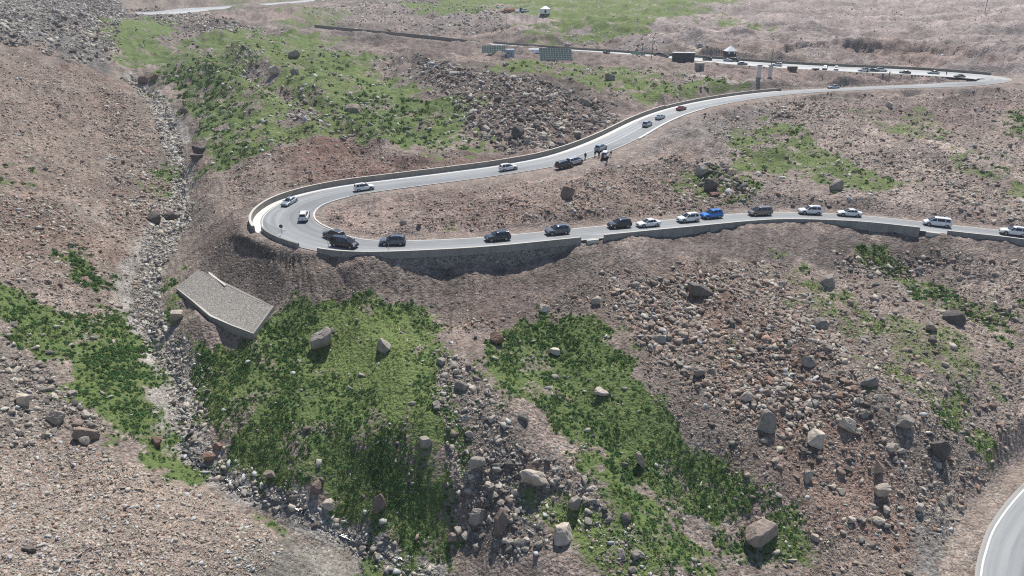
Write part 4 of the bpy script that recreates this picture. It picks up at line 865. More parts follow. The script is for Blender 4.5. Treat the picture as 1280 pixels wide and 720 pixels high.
def stone_mesh(sel, variants):
    n = len(sel); var = rng.integers(0, len(variants), n); Vs, Fs, Cs = [], [], []; off = 0
    for w, (bv, bf) in enumerate(variants):
        q = sel[var == w]; m = len(q)
        if not m: continue
        sc = np.stack([np.ones(m), rng.uniform(.38, .9, m), rng.uniform(.24, .6, m)], 1) * (rs[q] * .6)[:, None]
        v = np.einsum('nij,nkj->nki', rot_batch(m), bv[None] * sc[:, None]); v += np.stack([rx[q], ry[q], zz[q] + rs[q] * .04], 1)[:, None]
        col = pal[rc[q]] * np.exp(rng.normal(-.01, .24, m))[:, None] * rng.uniform(.97, 1.03, (m, 3)); col = np.minimum(col, .42); k = len(bv)
        Vs.append(v.reshape(-1, 3)); Fs.append((bf[None] + (np.arange(m) * k)[:, None, None]).reshape(-1, 3) + off); Cs.append(np.repeat(np.c_[col, np.ones(m)], k, 0)); off += m * k
    return np.vstack(Vs), np.vstack(Fs), np.vstack(Cs)
zs = np.array([('stream' in z[7]) for z in ZR])[rz_.astype(int)]
for nm, msk, lab in (('scree', ~zs, 'loose stones and scree strewn over the slopes'), ('stream_stones', zs, 'loose wet stones filling the stream bed')):
    big_ = np.nonzero(msk & (pxs > 4.5))[0]; sm = np.nonzero(msk & (pxs <= 4.5))[0]
    Va, Fa, Ca = stone_mesh(big_, midR); Vb, Fb, Cb = stone_mesh(sm, lowR)
    o = mesh_obj(nm, np.vstack([Va, Vb]), np.vstack([Fa, Fb + len(Va)]), m_scree, attrs={'tone': ('FLOAT_COLOR', np.vstack([Ca, Cb]))}); tag(o, lab, None, None, 'stuff')
    print('STONES', nm, ZR is None, len(big_), len(sm))

# ================================================================== stream water
sl = line_world([(u, v) for u, v, w in STREAM])
sp, ss = resample(np.c_[sl, np.zeros(len(sl))], .8); sp[:, 0] = smooth(sp[:, 0], 4); sp[:, 1] = smooth(sp[:, 1], 4)
T = np.gradient(sp[:, :2], axis=0); T /= np.linalg.norm(T, axis=1)[:, None]; Nn = np.stack([-T[:, 1], T[:, 0]], 1)
wob = (vnoise(ss / 4, ss * 0, 3) - .5) * 1.8; wid = .16 + .42 * vnoise(ss / 3, ss * 0 + 5, 4)
cl = sp[:, :2] + Nn * wob[:, None]; rows = []
zc_ = smooth(np.minimum(gnd(cl[:, 0], cl[:, 1]), gnd(cl[:, 0] + .4, cl[:, 1])), 3) + .05
for k in range(5):
    e = cl + Nn * (wid * (k / 2. - 1))[:, None]; rows.append(np.c_[e, zc_])
Vw = np.stack(rows, 1).reshape(-1, 3); iw = np.arange(len(Vw)).reshape(-1, 5); Fw = np.stack([iw[:-1, :-1], iw[:-1, 1:], iw[1:, 1:], iw[1:, :-1]], -1).reshape(-1, 4)
m_water, nt, b = newmat('stream_water'); g = N(nt); P = g.pos()
c = g.mix(g.rng(g.noise(P, 1.6, 6, .7), .60, .68), L3(36, 40, 40) + (1,), L3(150, 154, 154) + (1,)); g.put(b, 'Base Color', c); g.put(b, 'Roughness', g.rng(g.noise(P, 1.6, 6, .7), .5, .64, .12, .7)); g.put(b, 'Normal', g.bump(g.noise(P, 5, 4, .6), .6, .05))
tag(mesh_obj('stream', Vw, Fw, m_water, smooth=True), 'narrow mountain stream with white riffles between stones', None, None, 'structure')

# ================================================================== low shrubs and turf tufts
m_leaf, nt, b = newmat('shrub_leaves'); g = N(nt); a = g.attr('tone', 'Color'); g.put(b, 'Base Color', a); b.inputs['Roughness'].default_value = .75; b.inputs['Specular IOR Level'].default_value = .2
tr = nt.nodes.new('ShaderNodeBsdfTranslucent'); g.put(tr, 'Color', a); mx = nt.nodes.new('ShaderNodeMixShader'); mx.inputs[0].default_value = .25; nt.links.new(b.outputs[0], mx.inputs[1]); nt.links.new(tr.outputs[0], mx.inputs[2]); nt.links.new(mx.outputs[0], [n for n in nt.nodes if n.type == 'OUTPUT_MATERIAL'][0].inputs[0])
def plants(name, n_try, K, weight, rmin, rmax, leaf, flat, c0, c1, lab, rlo, rhi):
    az = rng.uniform(R(-46), R(46), n_try); r = np.sqrt(rng.uniform(rlo ** 2, rhi ** 2, n_try)); x, y = r * np.sin(az), r * np.cos(az)
    w = weight(x, y, r); k = rng.random(n_try) < w; x, y, r = x[k], y[k], r[k]; n = len(x)
    rad_ = rng.uniform(rmin, rmax, n) * np.clip(r / 120, .8, 2.2); z = gnd(x, y)
    d = rng.normal(size=(n, K, 3)); d /= np.linalg.norm(d, axis=2)[..., None]; d[..., 2] = np.abs(d[..., 2]); rr = rng.uniform(.45, 1., (n, K, 1)) ** .6
    c = d * rr * rad_[:, None, None]; c[..., 2] *= flat; c += np.stack([x, y, z], 1)[:, None]
    nd = d * .7 + rng.normal(size=d.shape) * .55 + np.array([0, 0, .5]); nd /= np.linalg.norm(nd, axis=2)[..., None]
    t = np.cross(nd, rng.normal(size=d.shape)); t /= np.linalg.norm(t, axis=2)[..., None]; bt = np.cross(nd, t)
    ls = leaf * rng.uniform(.6, 1.3, (n, K, 1)) * np.clip(r / 110, .8, 2.6)[:, None, None]; t = t * ls; bt = bt * ls * .6
    V = np.stack([c - t, c + bt, c + t, c - bt], 2).reshape(-1, 3); F = np.arange(len(V)).reshape(-1, 4)
    lu = bil(LUG, x, y) + rng.normal(0, .22, n); lu = np.clip(lu, 0, 1)[:, None]
    col = lin(c0) * (1 - lu) + lin(c1) * lu; dry = (rng.random(n) < .16)[:, None]; col = np.where(dry, lin((92, 104, 58)) * rng.uniform(.7, 1.2, (n, 1)), col * rng.uniform(.75, 1.3, (n, 1))); col = np.repeat(col[:, None], K, 1) * rng.uniform(.65, 1.4, (n, K, 1))
    col = np.repeat(np.concatenate([col, np.ones((n, K, 1))], 2).reshape(-1, 4), 4, 0)
    tag(mesh_obj(name, V, F, m_leaf, attrs={'tone': ('FLOAT_COLOR', col)}), lab, None, None, 'stuff'); print('PLANTS', name, n)
wS = lambda x, y, r: bil(SHG, x, y) * (.25 + .75 * sstep(.40, .56, fbm(x / 3., y / 3., 611, 4))) * sstep(.12, .5, bil(GRG, x, y)) * (bil(MASKG, x, y) < .15)
plants('low_shrubs', 120000, 36, wS, .16, .44, .10, 1.0, (38, 72, 38), (68, 104, 54), 'low dark green shrubs covering the banks and the gully', 58, 150)
plants('low_shrubs', 60000, 22, wS, .25, .55, .15, .85, (52, 80, 44), (84, 112, 60), 'low green shrubs on the distant slopes', 150, 330)
wG = lambda x, y, r: sstep(.3, .8, bil(GRG, x, y)) * (bil(MASKG, x, y) < .3) * sstep(.3, .7, fbm(x / 3, y / 3, 621, 4))
plants('grass_tufts', 110000, 8, wG, .10, .28, .09, .8, (58, 78, 42), (104, 118, 64), 'short tufts of grass growing on the turf patches', 58, 150)
# ================================================================== vehicles
class MB:                                           # gathers simple shapes into one mesh
    def __init__(s): s.V = []; s.F = []
    def add(s, V, F):
        o = len(s.V); s.V += [tuple(v) for v in V]; s.F += [tuple(o + i for i in f) for f in F]; return s
    def box(s, x0, x1, y0, y1, z0, z1, tx=0., ty=0.):
        s.add([(x0,y0,z0),(x1,y0,z0),(x1,y1,z0),(x0,y1,z0),(x0+tx,y0+ty,z1),(x1-tx,y0+ty,z1),(x1-tx,y1-ty,z1),(x0+tx,y1-ty,z1)], [(3,2,1,0),(4,5,6,7),(0,1,5,4),(1,2,6,5),(2,3,7,6),(3,0,4,7)]); return s
    def cyl(s, p, q, r0, r1=None, n=12):
        p = np.array(p, float); q = np.array(q, float); d = q - p; d /= np.linalg.norm(d); a = np.cross(d, [0, 0, 1] if abs(d[2]) < .9 else [1, 0, 0]); a /= np.linalg.norm(a); b = np.cross(d, a); r1 = r0 if r1 is None else r1
        t = [2 * math.pi * k / n for k in range(n)]
        V = [p + (a * math.cos(x) + b * math.sin(x)) * r0 for x in t] + [q + (a * math.cos(x) + b * math.sin(x)) * r1 for x in t]
        s.add(V, [(k, (k+1) % n, n + (k+1) % n, n + k) for k in range(n)] + [tuple(range(n))[::-1], tuple(range(n, 2*n))]); return s
    def quad(s, a, b, c, d): s.add([a, b, c, d], [(0, 1, 2, 3)]); return s
    def build(s, name, mat, parent=None, smooth=False):
        o = mesh_obj(name, s.V, s.F, mat, parent, smooth); bm = bmesh.new(); bm.from_mesh(o.data); bmesh.ops.recalc_face_normals(bm, faces=bm.faces); bm.to_mesh(o.data); bm.free(); return o
m_glass = plain('tinted_car_glass', (26, 30, 34), .06, spec=.7)
m_tyre = plain('tyre_rubber', (34, 34, 35), .85)
m_rim = plain('alloy_rim', (150, 152, 155), .35, .8)
m_trim = plain('black_plastic_trim', (30, 30, 31), .6)
m_head = plain('headlight_lens', (205, 210, 214), .12, spec=.8)
m_tail = plain('tail_light_lens', (120, 22, 22), .25)
m_plate = plain('number_plate', (60, 90, 160), .5)
PAINT = {}
def paint(nm, rgb, metal=.0, rough=.32):
    if nm not in PAINT: PAINT[nm] = plain(nm + '_car_paint', rgb, rough, metal, .5, coat=.7)
    return PAINT[nm]
COLS = {'white': (214, 214, 212), 'silver': (160, 166, 172), 'grey': (88, 94, 102), 'darkgrey': (54, 58, 66), 'black': (18, 20, 24), 'blue': (24, 112, 190), 'bronze': (112, 106, 98), 'red': (120, 24, 32), 'olive': (50, 52, 48), 'paleblue': (170, 188, 202)}
KIND = {  # stations (x, top of the lower body, half width), glasshouse (rear base, rear top, front top, front base), belt, roof, wheel x, wheel r, ground clearance, side pillars
 'suv':   ([(-2.34,.78,.74),(-2.30,1.0,.86),(-2.1,1.07,.92),(-1.3,1.08,.95),(.3,1.06,.95),(1.0,1.05,.94),(1.75,.99,.91),(2.18,.90,.85),(2.34,.66,.74)], (-2.22,-1.95,.25,1.10), 1.06, 1.70, (-1.38, 1.42), .36, .26, (-1.05, -.2)),
 'sedan': ([(-2.36,.72,.72),(-2.32,.94,.82),(-1.7,.98,.88),(-1.3,.96,.91),(.3,.93,.91),(1.0,.93,.90),(1.75,.84,.87),(2.2,.74,.80),(2.36,.54,.70)], (-1.75,-1.05,.15,1.10), .93, 1.45, (-1.38, 1.40), .33, .20, (-.72, -.02)),
 'van':   ([(-2.50,.80,.78),(-2.46,1.05,.88),(-2.2,1.10,.93),(-1.2,1.10,.95),(.6,1.06,.95),(1.3,1.03,.94),(1.9,.95,.90),(2.32,.80,.82),(2.48,.58,.70)], (-2.42,-2.22,.62,1.72), 1.06, 1.78, (-1.55, 1.58), .34, .22, (-1.2, -.1)),
}
def car_proto(kind):
    st, (rb, rt, ft, fb), belt, roof, wx, wr, zb, pil = KIND[kind]
    root = empty('parked_car' if False else 'car', (0, 0, 0))
    body = MB(); rings = []
    for x, zt, w in st:
        zl = zb + (.14 if abs(x) > 2.15 else 0); mid = zl + (zt - zl) * .55
        half = [(0, zl), (w - .10, zl), (w - .02, zl + .10), (w, mid), (w - .03, zt - .07), (w - .13, zt), (0, zt + .025)]
        rings.append([(x, y, z) for y, z in half] + [(x, -y, z) for y, z in half[-2:0:-1]])
    n = len(rings[0]); V = [p for r in rings for p in r]; F = []
    for i in range(len(rings) - 1):
        for k in range(n): F.append((i*n + k, i*n + (k+1) % n, (i+1)*n + (k+1) % n, (i+1)*n + k))
    F += [tuple(range(n)), tuple((len(rings)-1)*n + k for k in range(n))[::-1]]; body.add(V, F)
    wb = [w for x, z, w in st][4] - .10; wt = wb - .20
    B = [(rb, wb*.93), (pil[0], wb), (.3, wb), (fb, wb*.92)]; T_ = [(rt, wt*.95), (pil[0], wt), (ft - .3, wt), (ft, wt*.93)]
    low = [(x, y, belt - .02) for x, y in B]; up = [(x, y, roof - .07) for x, y in T_]; crown = [(rt + .12, wt * .72, roof), (pil[0], wt * .78, roof + .02), (ft - .4, wt * .78, roof + .015), (ft - .1, wt * .72, roof - .015)]
    ring = lambda half: half + [(x, -y, z) for x, y, z in half[::-1]]
    R_ = [ring(low), ring(up), ring(crown)]; m = 8; V = [p for r in R_ for p in r]; F = []
    for i in range(2):
        for k in range(m): F.append((i*m + k, i*m + (k+1) % m, (i+1)*m + (k+1) % m, (i+1)*m + k))
    F += [(16, 17, 22, 23), (17, 18, 21, 22), (18, 19, 20, 21)]; body.add(V, F)
    body.build('body', paint('white', COLS['white']), root)
    # windows: panels a centimetre proud of the pillars
    def lerp(a, b, t): return tuple(a[i] + (b[i] - a[i]) * t for i in range(3))
    def panel(bl, br, tr, tl, off, lo=.10, hi=.90, a=.06, b=.94):
        P_ = [lerp(lerp(bl, br, a), lerp(tl, tr, a), lo), lerp(lerp(bl, br, b), lerp(tl, tr, b), lo), lerp(lerp(bl, br, b), lerp(tl, tr, b), hi), lerp(lerp(bl, br, a), lerp(tl, tr, a), hi)]
        return [tuple(p[i] + off[i] for i in range(3)) for p in P_]
    mb = MB(); mb.quad(*panel(low[3], (low[3][0], -low[3][1], low[3][2]), (up[3][0], -up[3][1], up[3][2]), up[3], (.014, 0, .01), .06, .97)); mb.build('windscreen', m_glass, root)
    mb = MB(); mb.quad(*panel(low[0], (low[0][0], -low[0][1], low[0][2]), (up[0][0], -up[0][1], up[0][2]), up[0], (-.014, 0, .008), .14, .90, .10, .90)); mb.build('rear_window', m_glass, root)
    for s in (1, -1):
        for j in range(3):
            if j == 2 and kind == 'sedan' and False: continue
            a_ = (.25, .95) if j == 0 else (.05, .95) if j == 1 else (.05, .86)
            f = lambda p: (p[0], p[1] * s, p[2])
            mb = MB(); mb.quad(*panel(f(low[j]), f(low[j+1]), f(up[j+1]), f(up[j]), (0, .014 * s, .004), .12, .92, *a_)); mb.build('side_window', m_glass, root)
    w0 = .93 if kind != 'sedan' else .89
    for x in wx:
        for s in (1, -1):
            y1 = s * (w0 + .015); y0 = s * (w0 - .21); wh = MB().cyl((x, y0, wr), (x, y1, wr), wr, n=18).build('wheel', m_tyre, root)
            MB().cyl((x, y1 - s * .02, wr), (x, y1 + s * .012, wr), wr * .66, wr * .6, n=14).build('rim', m_rim, wh)
    tr = MB()
    for x in wx:
        for s in (1, -1): tr.cyl((x, s * (w0 - .25), wr + .02), (x, s * (w0 + .004), wr + .02), wr + .075, n=18)
    tr.box(-2.2, 2.2, -w0 * .93, w0 * .93, zb - .03, zb + .10)
    tr.box(st[-1][0] - .08, st[-1][0] + .012, -.46, .46, zb + .22, zb + .40); tr.build('trim', m_trim, root)
    fx = st[-2][0]; rx_ = st[0][0]
    for s in (1, -1):
        MB().box(fx - .10, fx + .085, s * .80 - .16, s * .80 + .10 - .02, st[-2][1] - .20, st[-2][1] - .05, .03, .02).build('headlight', m_head, root)
        MB().box(rx_ - .012, rx_ + .12, s * .70 - .12, s * .70 + .12, st[1][1] - .24, st[1][1] - .06).build('tail_light', m_tail, root)
        MB().box(fb - .42, fb - .24, s * (wb + .16) - .11, s * (wb + .16) + .11, belt + .02, belt + .19, .02, .02).build('wing_mirror', m_trim, root)
        if kind == 'suv': MB().box(rt + .2, ft - .3, s * wt * .86 - .02, s * wt * .86 + .02, roof + .01, roof + .06).build('roof_rail', m_rim, root)
    MB().box(rx_ - .018, rx_ - .004, -.22, .22, .62, .74).build('number_plate', m_plate, root)
    return root
protoc = {}
def recolour(root, colname):
    mt = paint(colname, COLS[colname], .55 if colname in ('silver', 'grey', 'darkgrey', 'bronze', 'blue', 'paleblue') else 0.)
    for c in root.children:
        if c.name.startswith('body'): c.material_slots[0].link = 'OBJECT'; c.material_slots[0].material = mt
def place_car(kind, col, u, v, face, lab, group, rd=None, scale=1., turn=0., ground_only=False):
    """face: +1 along the road's drawing direction, -1 against it"""
    rd = rd or RM; i = road_at(rd, u, v); z = rd['p'][i, 2] + .01
    if ground_only: q = castz(u, v); pos = tuple(q); hd = turn; sl = 0
    else:
        q = at_z(u, v, z - ZC)
        for _ in range(3):
            lat = (q[0] - rd['p'][i, 0]) * rd['N'][i, 0] + (q[1] - rd['p'][i, 1]) * rd['N'][i, 1]; lat = float(np.clip(lat, -rd['p'][i, 3] - 3, rd['p'][i, 3] + 3)); z = rd['p'][i, 2] + .012 - lat * rd['se'][i]; q = at_z(u, v, z - ZC)
        pos = (q[0], q[1], z); t = rd['T'][i] * face; hd = math.atan2(t[1], t[0]) + turn; j0, j1 = max(0, i - 4), min(len(rd['p']) - 1, i + 4)
        ds = rd['s'][j1] - rd['s'][j0]; sl = (rd['p'][j1, 2] - rd['p'][j0, 2]) / ds * face * math.cos(turn)
    if kind not in protoc: protoc[kind] = root = car_proto(kind)
    else:
        src = protoc[kind]; root = src.copy(); COL.objects.link(root)
        for ch in list(src.children):
            c = ch.copy(); COL.objects.link(c); c.parent = root
            for gch in list(ch.children): d = gch.copy(); COL.objects.link(d); d.parent = c
    root.location = pos; root.rotation_euler = (0, -math.atan(sl), hd); root.scale = (scale,) * 3
    recolour(root, col); tag(root, lab, 'car' if kind != 'van' else 'minivan', group); return root
GL, GU, GT = 'cars queuing on the lower road', 'cars on the upper leg of the road', 'cars on the far top road'
CARS = [
 ('suv','olive',418,298,1,'dark olive SUV partly hidden behind the black minivan at the hairpin exit',GL),
 ('van','black',431,308,-1,'black minivan with its windscreen to the right at the hairpin exit',GL),
 ('suv','grey',491,305.5,1,'grey SUV above the left end of the stone wall, first after the black minivan',GL),
 ('suv','darkgrey',622,300,1,'dark grey SUV above the middle of the stone retaining wall',GL),
 ('suv','grey',696.5,292,1,'grey SUV just before the left gap in the parapet',GL),
 ('suv','black',774,284,1,'black SUV just right of the left parapet gap, ahead of a white sedan',GL),
 ('sedan','white',810,282.5,1,'white sedan right behind the black SUV on the lower road',GL),
 ('suv','white',860,276.5,1,'white SUV directly in front of the blue car on the lower road',GL),
 ('suv','blue',889,272,1,'bright blue SUV, the only blue car on the lower road',GL),
 ('van','bronze',949.5,268.5,1,'grey brown minivan on the lower road between blue car and white SUV',GL),
 ('suv','white',1012,267,1,'white SUV next behind the grey brown minivan on the lower road',GL),
 ('sedan','white',1061,269.5,1,'white sedan on the curve left of the right parapet gap',GL),
 ('van','white',1170.5,282,1,'white minivan beside the right gap in the parapet',GL),
 ('suv','white',1266,293.5,1,'white SUV cut close by the right edge of the picture',GL),
 ('sedan','silver',362,255,-1,'silver sedan rounding the outside of the hairpin',GU),
 ('suv','white',380.5,273,1,'white SUV seen from behind on the inside of the hairpin',GU),
 ('suv','white',455.5,237.5,1,'white SUV just leaving the hairpin on the upper leg',GU),
 ('suv','white',635.5,212.5,1,'lone white SUV midway along the upper leg',GU),
 ('van','black',705.5,209,1,'black minivan parked on the gravel verge of the upper leg',GU),
 ('van','silver',718.5,204.5,1,'silver minivan parked half behind the black minivan',GU),
 ('suv','silver',751,187.5,1,'silver SUV stopped on the road behind the standing people',GU),
 ('suv','white',756.5,196,1,'white SUV parked among the standing people on the verge',GU),
 ('suv','silver',809,157.5,1,'silver SUV, the lower of two cars climbing towards the red car',GU),
 ('sedan','silver',825,148.5,1,'silver car, the upper of two right behind the red car',GU),
 ('sedan','red',851.5,137.5,1,'dark red car climbing the upper leg',GU),
 ('sedan','silver',1041.5,110.5,-1,'silver sedan alone on the road below the bare bank',GU),
 ('sedan','white',535,45.8,1,'white car far left on the top road',GT),
 ('suv','olive',758,66.5,1,'dark SUV with a pale roof on the top road left of the green barrier',GT),
 ('suv','black',822,69.8,1,'black SUV on the top road just left of the dark container',GT),
 ('sedan','olive',830.5,71.5,1,'dark green car between the black SUV and the dark container',GT),
 ('suv','black',884,75.5,1,'black car on the top road just right of the dark container',GT),
 ('sedan','silver',910,76.5,-1,'silver car half hidden in front of a black minivan on the top road',GT),
 ('van','black',918,76.5,-1,'black minivan on the top road below the white-roofed hut',GT),
 ('sedan','grey',928,81,-1,'small grey car parked at the near edge left of the pillars',GT),
 ('suv','white',971,82.5,1,'white SUV on the top road right of the tall wooden pole',GT),
 ('suv','white',1031,87,1,'white SUV with dark rear on the top road above the silver sedan',GT),
 ('van','white',1045,87.5,1,'white minivan on the top road right of the white SUV with dark rear',GT),
 ('suv','white',1079,89.5,1,'white SUV, leftmost of three cars close together on the top road',GT),
 ('sedan','darkgrey',1091,89.5,-1,'dark car, the middle of three close together on the top road',GT),
 ('suv','white',1101.5,89.3,-1,'white SUV, rightmost of three cars close together on the top road',GT),
 ('sedan','olive',1131,92,1,'dark green sedan at the near edge of the top road',GT),
 ('sedan','silver',1166.5,92.3,1,'silver sedan on the top road near the far bend',GT),
 ('sedan','bronze',1199,97,1,'brownish car parked at the tip of the island in the far bend',GT),
]
TURN = {380.5: -.10, 758: 1.2, 1031: 1.25, 1045: 1.35, 884: .3, 1199: .5, 756.5: .45, 751: .1, 418: -.12, 431: .0, 928: .3, 1131: -.2}
for kind, col, u, v, face, lab, grp in CARS:
    place_car(kind, col, u, v, face, lab, grp, scale=.86 if grp == GT else (.92 if grp == GU else 1.), turn=TURN.get(u, 0.))
place_car('suv', 'silver', 875, 59.5, 1, 'silver SUV parked on the open ground above the dark container', 'cars on the far top road', ground_only=True, turn=.15, scale=.9)

# ================================================================== people
def skin_person(pose):
    P = {'pelvis': (0, 0, .92), 'chest': (0.02, 0, 1.28), 'neck': (.02, 0, 1.47), 'head': (.04, 0, 1.60), 'top': (.03, 0, 1.72)}
    L = [('pelvis','chest'),('chest','neck'),('neck','head'),('head','top')]; Rr = {'pelvis': .145, 'chest': .165, 'neck': .06, 'head': .095, 'top': .075}
    for s, nm in ((1, 'l'), (-1, 'r')):
        st = pose.get('stride', 0.) * s
        for k, (p, r) in {'sho': ((.01, s*.19, 1.41), .065), 'elb': ((pose.get('elb', .02), s*.25, 1.14), .048), 'wri': ((pose.get('wri', .10), s*pose.get('spread', .22), pose.get('hz', .90)), .035), 'han': ((pose.get('wri', .10) + .05, s*pose.get('spread', .22), pose.get('hz', .90) - .09), .04),
                         'hip': ((0, s*.09, .88), .10), 'kne': ((st*.6 + .02, s*.10, .49), .065), 'ank': ((st - .02, s*.11, .08), .045), 'toe': ((st + .15, s*.12, .035), .035)}.items():
            P[k + nm] = p; Rr[k + nm] = r
        L += [('chest','sho'+nm),('sho'+nm,'elb'+nm),('elb'+nm,'wri'+nm),('wri'+nm,'han'+nm),('pelvis','hip'+nm),('hip'+nm,'kne'+nm),('kne'+nm,'ank'+nm),('ank'+nm,'toe'+nm)]
    ks = list(P); me = bpy.data.meshes.new('person'); me.from_pydata([P[k] for k in ks], [(ks.index(a), ks.index(b)) for a, b in L], []); o = bpy.data.objects.new('person_source', me); COL.objects.link(o)
    md = o.modifiers.new('skin', 'SKIN'); me.skin_vertices[0].data[0].use_root = True
    for i, k in enumerate(ks): me.skin_vertices[0].data[i].radius = (Rr[k], Rr[k] * (1.25 if k in ('pelvis', 'chest') else 1))
    ss_ = o.modifiers.new('sub', 'SUBSURF'); ss_.levels = 1; ss_.render_levels = 1
    dg = bpy.context.evaluated_depsgraph_get(); ev = bpy.data.meshes.new_from_object(o.evaluated_get(dg)); bpy.data.objects.remove(o, do_unlink=True); bpy.data.meshes.remove(me)
    return ev
m_skin = plain('skin', (176, 128, 102), .6); m_hair = plain('black_hair', (26, 22, 20), .7)
CLO = {k: plain(k + '_cloth', c, .9, var=.2, scale=9.) for k, c in {'black': (28, 28, 32), 'navy': (34, 42, 66), 'darkred': (110, 36, 36), 'grey': (100, 102, 106), 'blue': (50, 80, 130), 'brown': (86, 70, 58), 'white': (190, 190, 186)}.items()}
POSES = [skin_person({}), skin_person({'stride': .14}), skin_person({'elb': .05, 'wri': .22, 'hz': 1.18, 'spread': .10})]
def clothes(me, keep, name, mat, off):
    vs = np.array([v.co[:] for v in me.vertices]); ns = np.array([v.normal[:] for v in me.vertices]); use = keep(vs)
    F = [tuple(p.vertices) for p in me.polygons if all(use[i] for i in p.vertices)]; ids = sorted({i for f in F for i in f}); mp = {i: k for k, i in enumerate(ids)}
    return mesh_obj(name, vs[ids] + ns[ids] * off, [tuple(mp[i] for i in f) for f in F], mat, None, True)
def person(u, v, pose, top, bot, rz, lab, grp, z=None):
    p = castz(u, v) if z is None else at_z(u, v, z - ZC); me = POSES[pose]
    body = bpy.data.objects.new('person', me if me.users == 0 else me.copy()); COL.objects.link(body); body.data.materials.clear(); body.data.materials.append(m_skin); body.location = tuple(p); body.rotation_euler = (0, 0, rz)
    for nm, mat, keep, off in (('jacket', CLO[top], lambda w: (w[:, 2] > .82) & (w[:, 2] < 1.47), .025), ('trousers', CLO[bot], lambda w: (w[:, 2] < .98) & (np.abs(w[:, 1]) < .2) & (w[:, 2] > .09), .018), ('shoes', CLO['black'], lambda w: w[:, 2] < .13, .016), ('hair', m_hair, lambda w: (w[:, 2] > 1.60) | ((w[:, 2] > 1.53) & (w[:, 0] < .0)), .018)):
        o = clothes(me, keep, nm, mat, off); o.parent = body
    tag(body, lab, 'person', grp); return body
GP = 'people standing beside the stopped cars'; zr = lambda u, v: RM['p'][road_at(RM, u, v), 2]
person(731.5, 199.5, 0, 'navy', 'black', 1.2, 'person in navy jacket standing in front of the silver minivan', GP)
person(743.5, 196.5, 0, 'black', 'black', .3, 'person in black standing behind the silver SUV', GP)
person(748.5, 197, 1, 'black', 'grey', -1, 'person in black jacket and grey trousers left of the white SUV', GP)
person(763.6, 196.5, 2, 'black', 'navy', 3, 'person in black jacket right of the white SUV', GP)
person(758.5, 203.5, 0, 'black', 'black', 1.6, 'person in black standing behind the white SUV on the verge edge', GP)
person(753, 200.8, 2, 'brown', 'black', 1.0, 'person in brown jacket leaning by the tail of the white SUV', GP)
GQ = 'people along the far top road'
person(882.5, 61.5, 0, 'black', 'black', 0, 'person in black beside the silver SUV on the open ground', GQ)
person(884.5, 61.8, 1, 'brown', 'black', 2, 'person in brown, the right one of a pair near the silver SUV', GQ)
person(898.5, 67, 1, 'black', 'grey', 0, 'person in black jacket left of the white-roofed hut', GQ)
person(902, 66.5, 0, 'navy', 'black', 0, 'person in navy next to the wall of the white-roofed hut', GQ)
person(1083.5, 92, 0, 'grey', 'black', 0, 'person in grey standing in front of the leftmost of three cars', GQ)
person(1111.5, 94.6, 0, 'brown', 'grey', 0, 'person in brown jacket right of the three close cars', GQ)
person(1182.5, 94, 0, 'grey', 'brown', 0, 'person in grey right of the silver sedan near the far bend', GQ)
person(1028, 98, 0, 'white', 'grey', 0, 'person in white on the bank above the silver sedan', GQ)
# ================================================================== buildings and roadside things
def site(name, u, v, lab, cat, grp=None, rz=0., z=None):
    p = castz(u, v) if z is None else at_z(u, v, z); return empty(name, tuple(p), rz, lab, cat, grp)
m_dark = plain('dark_slate_panel', (52, 60, 70), .6, var=.25, scale=1.5); m_white = plain('white_sheet_roof', (220, 222, 220), .6, var=.15, scale=1.)
m_wood = plain('weathered_wood', (92, 78, 66), .9, var=.5, scale=4.); m_canvas = plain('white_canvas', (224, 224, 220), .9, var=.15, scale=2.)
m_steel = plain('galvanised_steel', (128, 134, 136), .5, .5, var=.2, scale=3.); m_blue = plain('pale_blue_sheet', (140, 170, 192), .6, var=.25, scale=1.5)
m_plaster = plain('whitewashed_plaster', (206, 202, 194), .9, var=.3, scale=1.5)
# dark container building
k = site('container_building', 853.5, 77.5, 'long dark container building with a flat white roof beside the top road', 'building', rz=-.04)
w = MB().box(-4.5, 4.5, -1.4, 1.4, -1.0, 3.7)
for i in range(30): w.box(-4.4 + i * .3, -4.26 + i * .3, -1.44, -1.398, .2, 3.55)
w.build('wall', m_dark, k); MB().box(-4.65, 4.65, -1.6, 1.6, 3.702, 3.95).build('roof', m_white, k)
MB().box(4.502, 4.53, -.55, .45, .1, 2.1).build('door', m_white, k)
for x in (-2.8, 0., 2.8): MB().box(x - .5, x + .5, -1.47, -1.445, 1.3, 2.1).build('window', m_glass, k)
# hut with a pyramid roof
k = site('hut', 912.5, 67.6, 'small square hut with a white pyramid roof above the top road', 'hut', rz=.1)
MB().box(-1.9, 1.9, -1.9, 1.9, -.6, 1.3).build('wall', m_dark, k)
MB().add([(-2.3,-2.3,1.3),(2.3,-2.3,1.3),(2.3,2.3,1.3),(-2.3,2.3,1.3),(0,0,3.5),(-2.3,-2.3,1.17),(2.3,-2.3,1.17),(2.3,2.3,1.17),(-2.3,2.3,1.17)], [(0,1,4),(1,2,4),(2,3,4),(3,0,4),(5,6,1,0),(6,7,2,1),(7,8,3,2),(8,5,0,3),(8,7,6,5)]).build('roof', m_canvas, k)
MB().box(-.1, .75, -1.94, -1.902, -.5, 1.1).build('door', m_wood, k)
for x in (-1.2, 1.2): MB().box(x - .35, x + .35, -1.93, -1.902, .3, .95).build('window', m_canvas, k)
